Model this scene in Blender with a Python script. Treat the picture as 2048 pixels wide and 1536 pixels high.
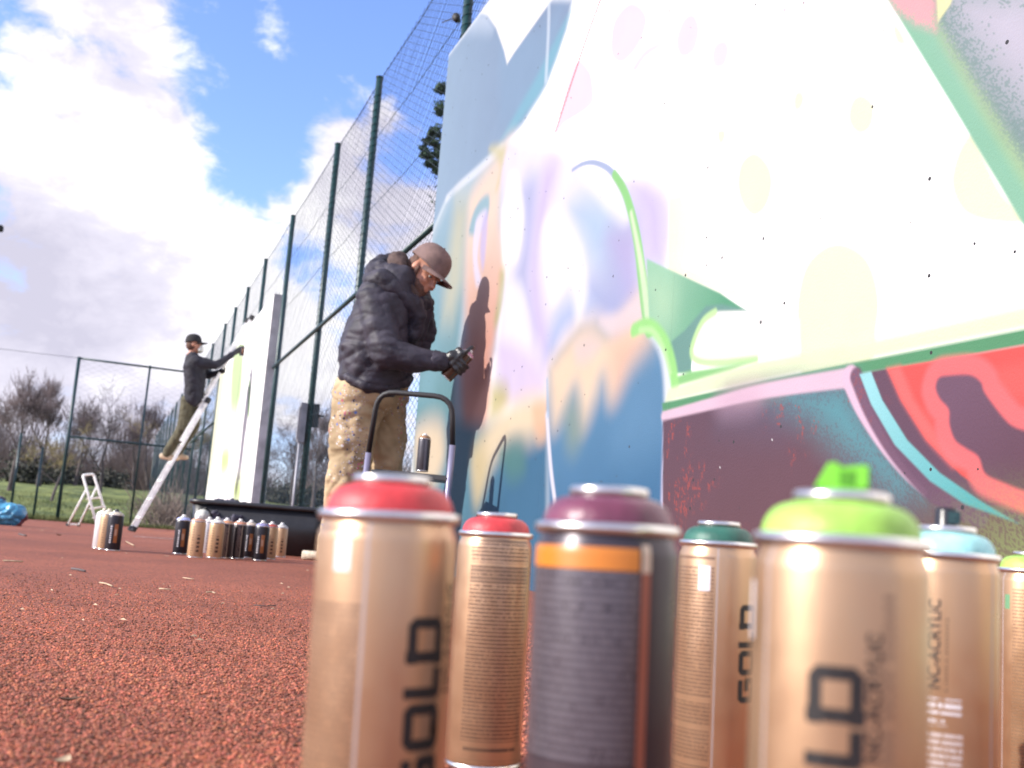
import bpy, bmesh, math, random
import numpy as np
from mathutils import Vector, Matrix, noise as mnoise
R = math.radians
S = bpy.context.scene
COL = S.collection
for _o in list(bpy.data.objects): bpy.data.objects.remove(_o)

# ------------------------------------------------------------------ camera
cam = bpy.data.cameras.new('camera'); camo = bpy.data.objects.new('camera', cam); COL.objects.link(camo)
cam.sensor_width = 36.0; cam.lens = 37.79; cam.clip_start = 0.02; cam.clip_end = 3000
YAW, PITCH, ROLL = R(19.8977), R(8.4670), R(4.4)
fw = Vector((math.sin(YAW)*math.cos(PITCH), math.cos(YAW)*math.cos(PITCH), math.sin(PITCH)))
r0 = Vector((math.cos(YAW), -math.sin(YAW), 0)); u0 = r0.cross(fw)
up = u0*math.cos(ROLL) - r0*math.sin(ROLL); rt = r0*math.cos(ROLL) + u0*math.sin(ROLL)
camo.matrix_world = Matrix(((rt.x, up.x, -fw.x, 0), (rt.y, up.y, -fw.y, 0), (rt.z, up.z, -fw.z, 0.18), (0, 0, 0, 1)))
cam.dof.use_dof = True; cam.dof.focus_distance = 1.9; cam.dof.aperture_fstop = 8.0
S.camera = camo

# ------------------------------------------------------------------ sky and sun
SUN_HEAD, SUN_EL = 270.5, 25.5           # compass heading from +Y, clockwise
world = bpy.data.worlds.new('World'); S.world = world; world.use_nodes = True
wn, wl = world.node_tree.nodes, world.node_tree.links
bg = wn['Background']; bg.inputs['Strength'].default_value = 0.12
sky = wn.new('ShaderNodeTexSky'); sky.sky_type = 'NISHITA'; sky.sun_disc = False
sky.sun_elevation = R(SUN_EL); sky.sun_rotation = R(SUN_HEAD); sky.altitude = 100; sky.air_density = 1.0; sky.dust_density = 0.6; sky.ozone_density = 1.6
tc = wn.new('ShaderNodeTexCoord')
def wmath(op, a, b=None, c=None, clamp=False):
    n = wn.new('ShaderNodeMath'); n.operation = op; n.use_clamp = clamp
    for i, v in enumerate((a, b, c)):
        if v is None: continue
        if isinstance(v, (int, float)): n.inputs[i].default_value = v
        else: wl.new(v, n.inputs[i])
    return n.outputs[0]
def wrange(v, a, b, c=0.0, d=1.0):
    n = wn.new('ShaderNodeMapRange'); n.interpolation_type = 'SMOOTHSTEP'
    wl.new(v, n.inputs[0])
    for i, k in enumerate((a, b, c, d)): n.inputs[1+i].default_value = k
    return n.outputs[0]
def wnoise(scale, detail, rough, off, dist=0.0):
    m = wn.new('ShaderNodeMapping'); m.inputs['Location'].default_value = off; m.inputs['Scale'].default_value = (1, 1, 1.7)
    wl.new(tc.outputs['Generated'], m.inputs[0])
    n = wn.new('ShaderNodeTexNoise'); n.inputs['Scale'].default_value = scale; n.inputs['Detail'].default_value = detail
    n.inputs['Roughness'].default_value = rough; n.inputs['Distortion'].default_value = dist
    wl.new(m.outputs[0], n.inputs['Vector']); return n.outputs['Fac']
def wlobe(d, a0, a1):                    # 1 inside a1 degrees of direction d, 0 beyond a0
    n = wn.new('ShaderNodeVectorMath'); n.operation = 'DOT_PRODUCT'; wl.new(tc.outputs['Generated'], n.inputs[0]); n.inputs[1].default_value = Vector(d).normalized()
    return wrange(n.outputs['Value'], math.cos(R(a0)), math.cos(R(a1)))
cl = wnoise(5.0, 9, 0.58, (3.1, 1.7, 0.4), 0.25)
fine = wnoise(17.0, 6, 0.62, (0.3, 2.2, 5.0), 0.3)
base = wmath('ADD', wmath('MULTIPLY', wmath('SUBTRACT', cl, 0.5), 1.5), wmath('MULTIPLY_ADD', wmath('SUBTRACT', fine, 0.5), 1.15, 0.5))
for d, a0, a1, k in (((0.0928,0.9129,0.3976), 6.5, 1.0, -0.30), ((0.1692,0.8781,0.4476), 6.5, 1.0, -0.30), ((0.0778,0.9406,0.3305), 4.0, 0.3, -0.26), ((0.2175,0.8798,0.4227), 4.0, 0.3, -0.20), ((0.2276,0.9084,0.3507), 3.2, 0.3, -0.22), ((0.1415,0.9602,0.2407), 2.2, 0.2, -0.22), ((0.1758,0.9827,0.0583), 2.5, 0.3, -0.1), ((0.0291,0.9032,0.4282), 3.0, 0.3, -0.12),
                     ((-0.0077,0.9405,0.3398), 5.0, 1.0, 0.12), ((0.0970,0.8952,0.4349), 2.8, 0.1, 0.36), ((0.0454,0.9200,0.3894), 2.2, 0.1, 0.22), ((0.2031,0.9088,0.3646), 2.0, 0.1, 0.2), ((0.1431,0.9029,0.4053), 1.6, 0.1, 0.16), ((-0.0786,0.9268,0.3673), 6, 1.0, 0.12), ((-0.0148,0.9718,0.2353), 9, 2.0, 0.25), ((0.1348,0.9399,0.3138), 3.6, 0.6, 0.20), ((0.1726,0.9107,0.3752), 2.6, 0.2, 0.20), ((-0.0773,0.9893,0.1234), 12, 4.0, 0.15), ((0.2309,0.9312,0.2821), 4.0, 1.0, 0.22), ((0.1720,0.9419,0.2885), 4.0, 0.5, 0.15)):
    base = wmath('ADD', base, wmath('MULTIPLY', wlobe(d, a0, a1), k))
mask = wrange(base, 0.29, 0.68)
shade = wnoise(3.6, 7, 0.55, (7.7, 0.2, 2.9), 0.3)
for d, a0, a1, k in (((-0.0793,0.9870,0.1400), 11, 1.0, -0.17), ((0.0168,0.9887,0.1491), 8, 1.0, -0.09), ((0.0305,0.9777,0.2080), 3.5, 0.5, -0.10), ((-0.0245,0.9598,0.2796), 8.0, 1.0, 0.10), ((0.0554,0.9676,0.2464), 8.0, 1.0, 0.10)):
    shade = wmath('ADD', shade, wmath('MULTIPLY', wlobe(d, a0, a1), k))
shade = wmath('ADD', shade, wmath('MULTIPLY', wmath('SUBTRACT', fine, 0.5), 0.45))
ramp = wn.new('ShaderNodeValToRGB'); wl.new(shade, ramp.inputs[0])
ramp.color_ramp.elements[0].position = 0.26; ramp.color_ramp.elements[0].color = (3.3, 3.2, 3.9, 1)
ramp.color_ramp.elements[1].position = 0.56; ramp.color_ramp.elements[1].color = (6.2, 6.1, 6.3, 1)
e = ramp.color_ramp.elements.new(0.42); e.color = (4.3, 4.15, 4.8, 1)
tint = wn.new('ShaderNodeMix'); tint.data_type = 'RGBA'; tint.blend_type = 'MULTIPLY'; tint.inputs[0].default_value = 1.0
wl.new(sky.outputs[0], tint.inputs[6]); tint.inputs[7].default_value = (1.18, 1.24, 1.80, 1)
mix = wn.new('ShaderNodeMix'); mix.data_type = 'RGBA'
wl.new(mask, mix.inputs[0]); wl.new(tint.outputs[2], mix.inputs[6]); wl.new(ramp.outputs[0], mix.inputs[7])
wl.new(mix.outputs[2], bg.inputs['Color'])
sun = bpy.data.lights.new('sun', 'SUN'); sun.energy = 4.2; sun.angle = R(0.53); sun.color = (1.0, 0.94, 0.86)
suno = bpy.data.objects.new('sun', sun); COL.objects.link(suno)
sd = Vector((math.sin(R(SUN_HEAD))*math.cos(R(SUN_EL)), math.cos(R(SUN_HEAD))*math.cos(R(SUN_EL)), math.sin(R(SUN_EL))))
suno.rotation_euler = sd.to_track_quat('Z', 'Y').to_euler()
S.view_settings.view_transform = 'Standard'; S.view_settings.look = 'None'
S.view_settings.exposure = 0.85; S.view_settings.gamma = 1.0; S.view_settings.use_curve_mapping = False
S.cycles.max_bounces = 6

# ------------------------------------------------------------------ helpers
def lin(c): return tuple(((v/255)/12.92 if v/255 <= 0.04045 else ((v/255+0.055)/1.055)**2.4) for v in c)
def tag(o, label=None, cat=None, group=None, kind=None):
    if label: o['label'] = label
    if cat: o['category'] = cat
    if group: o['group'] = group
    if kind: o['kind'] = kind
    return o
def empty(name, loc=(0, 0, 0), rz=0.0):
    o = bpy.data.objects.new(name, None); COL.objects.link(o); o.location = loc; o.rotation_euler = (0, 0, rz); o.empty_display_size = 0.1
    return o
def link(name, me, mat=None, parent=None):
    o = bpy.data.objects.new(name, me); COL.objects.link(o)
    if mat is not None and len(me.materials) == 0: me.materials.append(mat)
    if parent is not None: o.parent = parent
    return o
def copy_tree(o, parent=None):
    c = o.copy(); COL.objects.link(c)
    if parent is not None: c.parent = parent
    for ch in [k for k in COL.objects if k.parent == o]: copy_tree(ch, c)
    return c
class MB:
    def __init__(s): s.v = []; s.f = []
    def add(s, vs, fs):
        b = len(s.v); s.v += [tuple(v) for v in vs]; s.f += [tuple(i+b for i in f) for f in fs]; return s
    def box(s, lo, hi, M=None):
        (a, b, c), (d, e, f) = lo, hi
        vs = [Vector(p) for p in ((a,b,c),(d,b,c),(d,e,c),(a,e,c),(a,b,f),(d,b,f),(d,e,f),(a,e,f))]
        if M is not None: vs = [M @ v for v in vs]
        return s.add(vs, [(0,3,2,1),(4,5,6,7),(0,1,5,4),(1,2,6,5),(2,3,7,6),(3,0,4,7)])
    def tube(s, pts, r, n=8, cap=True, closed=False):
        pts = [Vector(p) for p in pts]; m = len(pts); rs = r if isinstance(r, (list, tuple)) else [r]*m
        b = len(s.v); nrm = None
        for i, p in enumerate(pts):
            if closed: t = pts[(i+1) % m] - pts[i-1]
            else: t = pts[min(i+1, m-1)] - pts[max(i-1, 0)]
            t = t.normalized() if t.length > 1e-9 else Vector((0, 0, 1))
            if nrm is None: nrm = t.orthogonal().normalized()
            else:
                nrm = nrm - t*nrm.dot(t); nrm = nrm.normalized() if nrm.length > 1e-6 else t.orthogonal().normalized()
            bn = t.cross(nrm)
            for k in range(n):
                a = 2*math.pi*k/n; s.v.append(tuple(p + (nrm*math.cos(a) + bn*math.sin(a))*rs[i]))
        for i in range(m if closed else m-1):
            j = (i+1) % m
            for k in range(n):
                l = (k+1) % n; s.f.append((b+i*n+k, b+i*n+l, b+j*n+l, b+j*n+k))
        if cap and not closed:
            s.f.append(tuple(b+k for k in reversed(range(n)))); s.f.append(tuple(b+(m-1)*n+k for k in range(n)))
        return s
    def lathe(s, prof, n=48, c=(0, 0, 0)):
        b = len(s.v)
        for r, z in prof:
            for k in range(n):
                a = 2*math.pi*k/n; s.v.append((c[0]+r*math.cos(a), c[1]+r*math.sin(a), c[2]+z))
        for i in range(len(prof)-1):
            for k in range(n):
                l = (k+1) % n; s.f.append((b+i*n+k, b+i*n+l, b+(i+1)*n+l, b+(i+1)*n+k))
        return s
    def quad(s, a, b, c, d): return s.add([a, b, c, d], [(0, 1, 2, 3)])
    def mesh(s, name, smooth=False):
        me = bpy.data.meshes.new(name); me.from_pydata(s.v, [], s.f); me.update()
        if smooth: me.polygons.foreach_set('use_smooth', [True]*len(me.polygons))
        return me
    def build(s, name, mat, parent=None, smooth=False, bevel=0.0):
        me = s.mesh(name, smooth)
        if bevel:
            bm = bmesh.new(); bm.from_mesh(me)
            bmesh.ops.bevel(bm, geom=[e for e in bm.edges if e.calc_face_angle(0) > 0.6], offset=bevel, segments=2, affect='EDGES')
            bm.to_mesh(me); bm.free()
        return link(name, me, mat, parent)

# ------------------------------------------------------------------ materials
def mat(name, col, rough=0.6, metal=0.0, var=0.0, vscale=8.0, bump=0.0, bscale=40.0, col2=None, spec=0.5, detail=5, trans=0.0):
    m = bpy.data.materials.new(name); m.use_nodes = True; n, l = m.node_tree.nodes, m.node_tree.links
    p = n['Principled BSDF']; p.inputs['Roughness'].default_value = rough; p.inputs['Metallic'].default_value = metal
    p.inputs['Base Color'].default_value = (*col, 1)
    p.inputs['Specular IOR Level'].default_value = spec
    t = n.new('ShaderNodeTexCoord')
    if var or col2:
        q = n.new('ShaderNodeTexNoise'); q.inputs['Scale'].default_value = vscale; q.inputs['Detail'].default_value = detail
        l.new(t.outputs['Object'], q.inputs['Vector'])
        r = n.new('ShaderNodeValToRGB'); l.new(q.outputs['Fac'], r.inputs[0])
        r.color_ramp.elements[0].position = 0.35; r.color_ramp.elements[1].position = 0.65
        a = tuple(c*(1-var) for c in col); b = col2 if col2 else tuple(min(1, c*(1+var)) for c in col)
        r.color_ramp.elements[0].color = (*a, 1); r.color_ramp.elements[1].color = (*b, 1)
        l.new(r.outputs[0], p.inputs['Base Color'])
    if bump:
        q = n.new('ShaderNodeTexNoise'); q.inputs['Scale'].default_value = bscale; q.inputs['Detail'].default_value = 6
        l.new(t.outputs['Object'], q.inputs['Vector'])
        b = n.new('ShaderNodeBump'); b.inputs['Strength'].default_value = bump; b.inputs['Distance'].default_value = 0.01
        l.new(q.outputs['Fac'], b.inputs['Height']); l.new(b.outputs[0], p.inputs['Normal'])
    return m
def mnode(m): return m.node_tree.nodes, m.node_tree.links, m.node_tree.nodes['Principled BSDF']
M = {}
M['tin'] = mat('tinplate', (0.62, 0.61, 0.60), 0.28, 1.0, var=0.1, vscale=60)
M['alu'] = mat('aluminium', (0.85, 0.85, 0.83), 0.5, 0.25, var=0.12, vscale=20)
M['white_paint'] = mat('white_enamel', (0.8, 0.8, 0.78), 0.45, 0.0, var=0.08, vscale=30)
M['green_post'] = mat('green_coated_steel', (0.007, 0.036, 0.040), 0.4, 0.0, var=0.25, vscale=12, bump=0.2, bscale=60)
M['green_wire'] = mat('dark_green_wire', (0.012, 0.032, 0.045), 0.5)
M['rubber'] = mat('black_rubber', (0.015, 0.015, 0.017), 0.6)
M['black_plastic'] = mat('black_plastic', (0.012, 0.012, 0.015), 0.42, var=0.3, vscale=9, bump=0.15, bscale=18)
M['concrete'] = mat('bare_concrete', (0.50, 0.48, 0.48), 0.9, var=0.2, vscale=6, bump=0.3, bscale=60)
M['jacket'] = mat('black_nylon', (0.026, 0.024, 0.037), 0.62, var=0.3, vscale=14, bump=0.35, bscale=30, col2=(0.042, 0.037, 0.052), spec=0.35)
M['glove'] = mat('black_glove', (0.014, 0.014, 0.016), 0.38, bump=0.3, bscale=80)
M['skin'] = mat('skin', (0.42, 0.19, 0.12), 0.5, var=0.15, vscale=30)
M['beard'] = mat('short_beard', (0.10, 0.05, 0.035), 0.8, var=0.4, vscale=120)
M['cap'] = mat('brown_cap_cotton', (0.15, 0.095, 0.085), 0.85, var=0.25, vscale=14, bump=0.35, bscale=120)
M['hoodie'] = mat('brown_hood_cotton', (0.07, 0.045, 0.04), 0.9, var=0.3, vscale=18, bump=0.3, bscale=60)
M['navy'] = mat('navy_sweater', (0.013, 0.013, 0.022), 0.8, var=0.3, vscale=10, bump=0.3, bscale=20)
M['olive'] = mat('olive_trousers', (0.075, 0.068, 0.038), 0.85, var=0.3, vscale=10, bump=0.3, bscale=20)
M['shirt'] = mat('white_shirt_hem', (0.6, 0.6, 0.6), 0.8, var=0.1)
M['mask'] = mat('white_respirator', (0.55, 0.55, 0.50), 0.6, var=0.15, vscale=40)
M['blackcap'] = mat('black_cap_cotton', (0.014, 0.013, 0.015), 0.85, var=0.2)
M['wood'] = mat('pale_wood', (0.52, 0.40, 0.27), 0.65, var=0.15, vscale=30)
M['bark'] = mat('grey_brown_bark', (0.09, 0.072, 0.07), 0.95, var=0.35, vscale=3)
M['twig'] = mat('purple_brown_twigs', (0.13, 0.098, 0.10), 0.95, var=0.3, vscale=1.5)
M['twig_bud'] = mat('budding_yellow_twigs', (0.24, 0.19, 0.09), 0.95, var=0.3, vscale=1.5)
M['scrub'] = mat('dry_scrub_stems', (0.22, 0.17, 0.145), 0.95, var=0.4, vscale=1.0)
M['ever'] = mat('dark_evergreen', (0.062, 0.064, 0.050), 0.9, var=0.4, vscale=1.2)
M['pine'] = mat('pine_needles', (0.035, 0.070, 0.035), 0.85, var=0.4, vscale=4)
M['bright_leaf'] = mat('fresh_green_leaf', (0.12, 0.24, 0.03), 0.8, var=0.3, vscale=3)
M['blue_bag'] = mat('blue_plastic_bag', (0.06, 0.28, 0.46), 0.35, var=0.4, vscale=7, bump=0.5, bscale=25, col2=(0.10, 0.38, 0.58))
M['dark_cloth'] = mat('dark_lilac_cloth', (0.03, 0.028, 0.042), 0.8, var=0.5, vscale=9, bump=0.4, bscale=30, col2=(0.075, 0.07, 0.11))
M['red_cloth'] = mat('dark_red_cloth', (0.15, 0.03, 0.03), 0.8, var=0.3)
M['line_paint'] = mat('worn_line_paint', (0.45, 0.36, 0.32), 0.8, var=0.4, vscale=14)
def folds(m, sc, st, dist, stretch=(1, 1, 1)):
    n, l, p = mnode(m); t = n.new('ShaderNodeTexCoord'); mp = n.new('ShaderNodeMapping'); mp.inputs['Scale'].default_value = stretch; l.new(t.outputs['Object'], mp.inputs[0])
    a = n.new('ShaderNodeTexNoise'); a.noise_type = 'RIDGED_MULTIFRACTAL'; a.normalize = True; a.inputs['Scale'].default_value = sc; a.inputs['Detail'].default_value = 3.5; a.inputs['Distortion'].default_value = 0.6; l.new(mp.outputs[0], a.inputs['Vector'])
    b = n.new('ShaderNodeBump'); b.inputs['Strength'].default_value = st; b.inputs['Distance'].default_value = dist; l.new(a.outputs['Fac'], b.inputs['Height'])
    if p.inputs['Normal'].links: l.new(p.inputs['Normal'].links[0].from_socket, b.inputs['Normal'])
    l.new(b.outputs[0], p.inputs['Normal'])
folds(M['jacket'], 9.0, 0.55, 0.02, (0.8, 0.8, 1.5)); folds(M['navy'], 4.0, 0.7, 0.03); folds(M['olive'], 5.0, 0.7, 0.03); folds(M['hoodie'], 9.0, 0.6, 0.02)
M['eye_white'] = mat('eye_white', (0.22, 0.19, 0.17), 0.4)
M['pole_grey'] = mat('grey_gate_pole', (0.33, 0.33, 0.36), 0.5, 0.2)
M['grey_box'] = mat('grey_lock_box', (0.24, 0.24, 0.26), 0.5, 0.3, var=0.2)
M['straw'] = mat('dry_straw', (0.45, 0.34, 0.22), 0.8, var=0.2, vscale=60)
M['brownleaf'] = mat('brown_leaf', (0.10, 0.06, 0.035), 0.8, var=0.4, vscale=60)
M['stool_lilac'] = mat('lilac_grey_tube', (0.22, 0.21, 0.30), 0.4, 0.4, var=0.1)
# ------------------------------------------------------------------ the ground
def smooth(x, a, b):
    t = np.clip((x-a)/(b-a), 0, 1); return t*t*(3-2*t)
def court_z(y): return -0.005*np.clip(np.asarray(y, float)-8.0, 0, 30)
def terrain_z(x, y):
    x = np.asarray(x, float); y = np.asarray(y, float)
    z = court_z(y) - 0.012
    rise = smooth(y, 31, 66)*1.75 + smooth(y, 66, 140)*0.9
    z = z + rise + smooth(y, 29, 36)*0.05*np.sin(x*1.3+y*0.7) + smooth(y, 34, 60)*0.12*np.sin(x*0.31+1.3)*np.cos(y*0.23)
    z = z - 0.05*((y < 28.0) & (x < 2.5) & (x > -17))
    return z
def grid(name, xs, ys, zf, matl, parent=None, smooth_=True):
    X, Y = np.meshgrid(np.asarray(xs, float), np.asarray(ys, float)); Z = zf(X, Y)
    n, m = X.shape; v = np.stack([X, Y, Z], -1).reshape(-1, 3)
    i = (np.arange(n-1)[:, None]*m + np.arange(m-1)[None, :]).ravel()
    f = np.stack([i, i+1, i+m+1, i+m], -1)
    me = np_mesh(name, v, f, smooth_); return link(name, me, matl, parent)
def np_mesh(name, v, f, smooth_=False):
    me = bpy.data.meshes.new(name); v = np.asarray(v, np.float32); f = np.asarray(f, np.int32); k = f.shape[1]
    me.vertices.add(len(v)); me.vertices.foreach_set('co', v.ravel())
    me.loops.add(f.size); me.loops.foreach_set('vertex_index', f.ravel())
    me.polygons.add(len(f)); me.polygons.foreach_set('loop_start', np.arange(0, f.size, k, dtype=np.int32))
    me.polygons.foreach_set('use_smooth', np.full(len(f), bool(smooth_)))
    me.update(); me.validate(); return me
# tartan court: coarse rubber granulate
tm = bpy.data.materials.new('red_rubber_granulate'); tm.use_nodes = True; n, l, p = mnode(tm)
t = n.new('ShaderNodeTexCoord'); p.inputs['Roughness'].default_value = 0.75; p.inputs['Specular IOR Level'].default_value = 0.35
vor = n.new('ShaderNodeTexVoronoi'); vor.inputs['Scale'].default_value = 210; l.new(t.outputs['Object'], vor.inputs['Vector'])
rp = n.new('ShaderNodeValToRGB'); l.new(vor.outputs['Color'], rp.inputs[0])
rp.color_ramp.elements[0].position = 0.15; rp.color_ramp.elements[0].color = (0.225, 0.070, 0.042, 1)
rp.color_ramp.elements[1].position = 0.9; rp.color_ramp.elements[1].color = (0.53, 0.158, 0.080, 1)
gap_shade = n.new('ShaderNodeMapRange'); l.new(vor.outputs['Distance'], gap_shade.inputs[0])
for k, v in enumerate((0.35, 0.8, 1.0, 0.30)): gap_shade.inputs[1+k].default_value = v  # colour darkened in the crevices between grains, standing in for their shade
big = n.new('ShaderNodeTexNoise'); big.inputs['Scale'].default_value = 0.9; big.inputs['Detail'].default_value = 8; big.inputs['Roughness'].default_value = 0.65; l.new(t.outputs['Object'], big.inputs['Vector'])
br = n.new('ShaderNodeMapRange'); l.new(big.outputs['Fac'], br.inputs[0])
for k, v in enumerate((0.3, 0.7, 0.70, 1.26)): br.inputs[1+k].default_value = v
mu = n.new('ShaderNodeMath'); mu.operation = 'MULTIPLY'; l.new(gap_shade.outputs[0], mu.inputs[0]); l.new(br.outputs[0], mu.inputs[1])
mx = n.new('ShaderNodeVectorMath'); mx.operation = 'SCALE'; l.new(rp.outputs[0], mx.inputs[0]); l.new(mu.outputs[0], mx.inputs['Scale'])
l.new(mx.outputs[0], p.inputs['Base Color'])
bp = n.new('ShaderNodeBump'); bp.inputs['Strength'].default_value = 0.9; bp.inputs['Distance'].default_value = 0.004; bp.invert = True
l.new(vor.outputs['Distance'], bp.inputs['Height']); l.new(bp.outputs[0], p.inputs['Normal'])
court = grid('court', np.linspace(-16, 2.2, 12), np.r_[np.linspace(-4, 8, 5), np.linspace(9, 28.2, 12)], lambda x, y: court_z(y), tm)
tag(court, kind='structure')
# single granules that stand up from the surface where the camera sees them
rng = np.random.default_rng(4)
gm = bpy.data.materials.new('red_rubber_grains'); gm.use_nodes = True; n, l, p = mnode(gm)
p.inputs['Roughness'].default_value = 0.7; p.inputs['Specular IOR Level'].default_value = 0.4
ca = n.new('ShaderNodeVertexColor'); ca.layer_name = 'Col'; l.new(ca.outputs[0], p.inputs['Base Color'])
def granules(npts):
    # more of them close by, thinning out with distance
    y = 0.5 + 3.0*rng.random(npts*3)**1.6; ang = rng.uniform(-0.13, 1.0, npts*3); x = y*np.tan(ang)
    keep = (x < 1.0) & (rng.random(npts*3) > ((y-0.5)/3.0)**1.5) & (rng.random(npts*3) < np.where(ang > 0.55, 0.35, 1.0)); x, y = x[keep][:npts], y[keep][:npts]; k = len(x)
    base = np.array([[1,0,0],[-1,0,0],[0,1,0],[0,-1,0],[0,0,1],[0,0,-1]], float)
    tri = np.array([[0,2,4],[2,1,4],[1,3,4],[3,0,4],[2,0,5],[1,2,5],[3,1,5],[0,3,5]])
    s = rng.uniform(0.0011, 0.0027, (k, 1, 1))*rng.uniform(0.6, 1.35, (k, 6, 1)); a = rng.random(k)*6.28
    b = base[None]*s; b[..., 2] *= 0.75
    c, sn = np.cos(a)[:, None], np.sin(a)[:, None]
    bx = b[..., 0]*c - b[..., 1]*sn; by = b[..., 0]*sn + b[..., 1]*c
    tl = rng.uniform(-0.5, 0.5, (k, 1)); bz = b[..., 2] + bx*tl
    v = np.stack([bx + x[:, None], by + y[:, None], bz + rng.uniform(-0.0006, 0.0010, (k, 1))], -1).reshape(-1, 3)
    f = (tri[None] + 6*np.arange(k)[:, None, None]).reshape(-1, 3)
    me = np_mesh('granules', v, f, True)
    col = np.array([0.345, 0.108, 0.060])*rng.uniform(0.30, 1.55, (k, 1))*rng.uniform(0.85, 1.15, (k, 3)); dark = rng.random(k) < 0.14; col[dark] *= 0.4
    col *= (1+0.16*np.sin(7*x+3*np.sin(4*y))*np.sin(6*y+2)+0.10*np.sin(23*x+5*y))[:, None]
    col = np.repeat(np.c_[col, np.ones(k)], 6, 0).astype(np.float32)
    at = me.color_attributes.new('Col', 'FLOAT_COLOR', 'POINT'); at.data.foreach_set('color', col.ravel())
    return me
go = link('rubber_granules', granules(100000), gm); tag(go, 'loose red rubber granules roughening the court surface near the cans', 'granules', kind='stuff')
# pale bits of straw, needles and dust blown over the court
def crumbs(k, seed):
    r = np.random.default_rng(seed); y = 1.7 + 13*r.random(k)**1.4; x = r.uniform(-0.18, 0.55, k)*y - 0.05; a = r.random(k)*6.28; L = r.uniform(0.002, 0.009, k)*(0.6+0.16*y); w = 0.0007*(0.7+0.18*y); z = court_z(y)+0.0035
    dx, dy = np.cos(a)*L, np.sin(a)*L; ox, oy = -np.sin(a)*w, np.cos(a)*w
    v = np.stack([np.stack([x-dx-ox, y-dy-oy, z], -1), np.stack([x+dx-ox, y+dy-oy, z], -1), np.stack([x+dx+ox, y+dy+oy, z], -1), np.stack([x-dx+ox, y-dy+oy, z], -1), np.stack([x, y, z+0.003], -1)], 1).reshape(-1, 3)
    f = (np.array([[0, 1, 4], [1, 2, 4], [2, 3, 4], [3, 0, 4]])[None]+5*np.arange(k)[:, None, None]).reshape(-1, 3); return np_mesh('crumbs', v, f)
cr_ = link('straw_crumbs', crumbs(130, 12), M['straw']); tag(cr_, 'tiny pale crumbs of straw and dust blown over the red court', 'straw', kind='stuff')
# grass
gr = mat('meadow_grass', (0.085, 0.135, 0.025), 0.95, var=0.4, vscale=0.8, bump=0.8, bscale=14, col2=(0.18, 0.21, 0.05), detail=9)
gt = grid('grass_ground', np.r_[-900, -300, -120, np.linspace(-60, 60, 90), 120, 300, 900], np.r_[-300, -60, -8, np.linspace(20, 70, 70), np.linspace(74, 150, 20), 300, 900], terrain_z, gr)
tag(gt, kind='structure')
def blades(k, seed):
    r = np.random.default_rng(seed); x = r.uniform(-4.5, 6.5, k); y = 28.15 + 22*r.random(k)**2.2
    z = terrain_z(x, y); h = r.uniform(0.03, 0.13, k)*np.where(y < 28.6, 1.3, 1.0); w = r.uniform(0.006, 0.014, k); a = r.random(k)*3.14; lx, ly = r.normal(0, 0.03, k), r.normal(0, 0.03, k)
    v = np.stack([np.stack([x-w*np.cos(a), y-w*np.sin(a), z-0.01], -1), np.stack([x+w*np.cos(a), y+w*np.sin(a), z-0.01], -1), np.stack([x+lx, y+ly, z+h], -1)], 1).reshape(-1, 3)
    return np_mesh('grass', v, np.arange(3*k).reshape(-1, 3))
gb = link('grass_blades', blades(30000, 3), mat('grass_blade', (0.07, 0.115, 0.02), 0.9, var=0.4, vscale=2, col2=(0.17, 0.17, 0.06)))
tag(gb, 'ragged short grass growing along the far edge of the court', 'grass', kind='stuff')
ln = MB(); ln.box((0.25, 10.62, court_z(10.65)-0.02), (1.05, 10.69, court_z(10.65)+0.004)); o = ln.build('court_line', M['line_paint']); tag(o, kind='structure')

# ------------------------------------------------------------------ the painted concrete wall
WX = 1.65
def catmull(P, closed=True, n=6):
    P = np.asarray(P, float); m = len(P); out = []
    for i in range(m if closed else m-1):
        if closed: a, b, c, d = P[(i-1) % m], P[i], P[(i+1) % m], P[(i+2) % m]
        else: a, b, c, d = P[max(i-1, 0)], P[i], P[i+1], P[min(i+2, m-1)]
        for t in np.linspace(0, 1, n, endpoint=False):
            out.append(0.5*((2*b)+(-a+c)*t+(2*a-5*b+4*c-d)*t*t+(-a+3*b-3*c+d)*t**3))
    if not closed: out.append(P[-1])
    return np.array(out)
def segdist(Q, P, closed):
    d = np.full(len(Q), 1e9); ends = np.r_[P[1:], P[:1]] if closed else P[1:]; inside = np.zeros(len(Q), bool)
    for a, b in zip(P, ends):
        ab = b-a; L = ab@ab
        if L < 1e-14: continue
        t = np.clip(((Q-a)@ab)/L, 0, 1); e = Q - a - t[:, None]*ab; d = np.minimum(d, e[:, 0]**2 + e[:, 1]**2)
        if closed:
            c = ((a[1] > Q[:, 1]) != (b[1] > Q[:, 1])); xx = (b[0]-a[0])*(Q[:, 1]-a[1])/((b[1]-a[1]) if b[1] != a[1] else 1e-12)+a[0]
            inside ^= c & (Q[:, 0] < xx)
    return np.sqrt(d), inside
def vnoise(Q, sc, seed, octs=4, stretch=(1, 1)):
    r = np.random.default_rng(seed); T = r.random((256, 256)); out = np.zeros(len(Q)); amp, tot = 1.0, 0
    for o in range(octs):
        g = Q*np.array(stretch)*sc*2**o + 17.3*o + 40; i = np.floor(g).astype(int); f = g-i; f = f*f*(3-2*f)
        i &= 255; j = (i+1) & 255
        a = T[i[:, 0], i[:, 1]]*(1-f[:, 0])+T[j[:, 0], i[:, 1]]*f[:, 0]; b = T[i[:, 0], j[:, 1]]*(1-f[:, 0])+T[j[:, 0], j[:, 1]]*f[:, 0]
        out += amp*(a*(1-f[:, 1])+b*f[:, 1]); tot += amp; amp *= 0.5
    return out/tot
LAYERS = []
KEXP = 2.55                                # how much brighter the sunlit wall photographs than its paint
def pc(c): return np.array(lin(c))/KEXP
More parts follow.
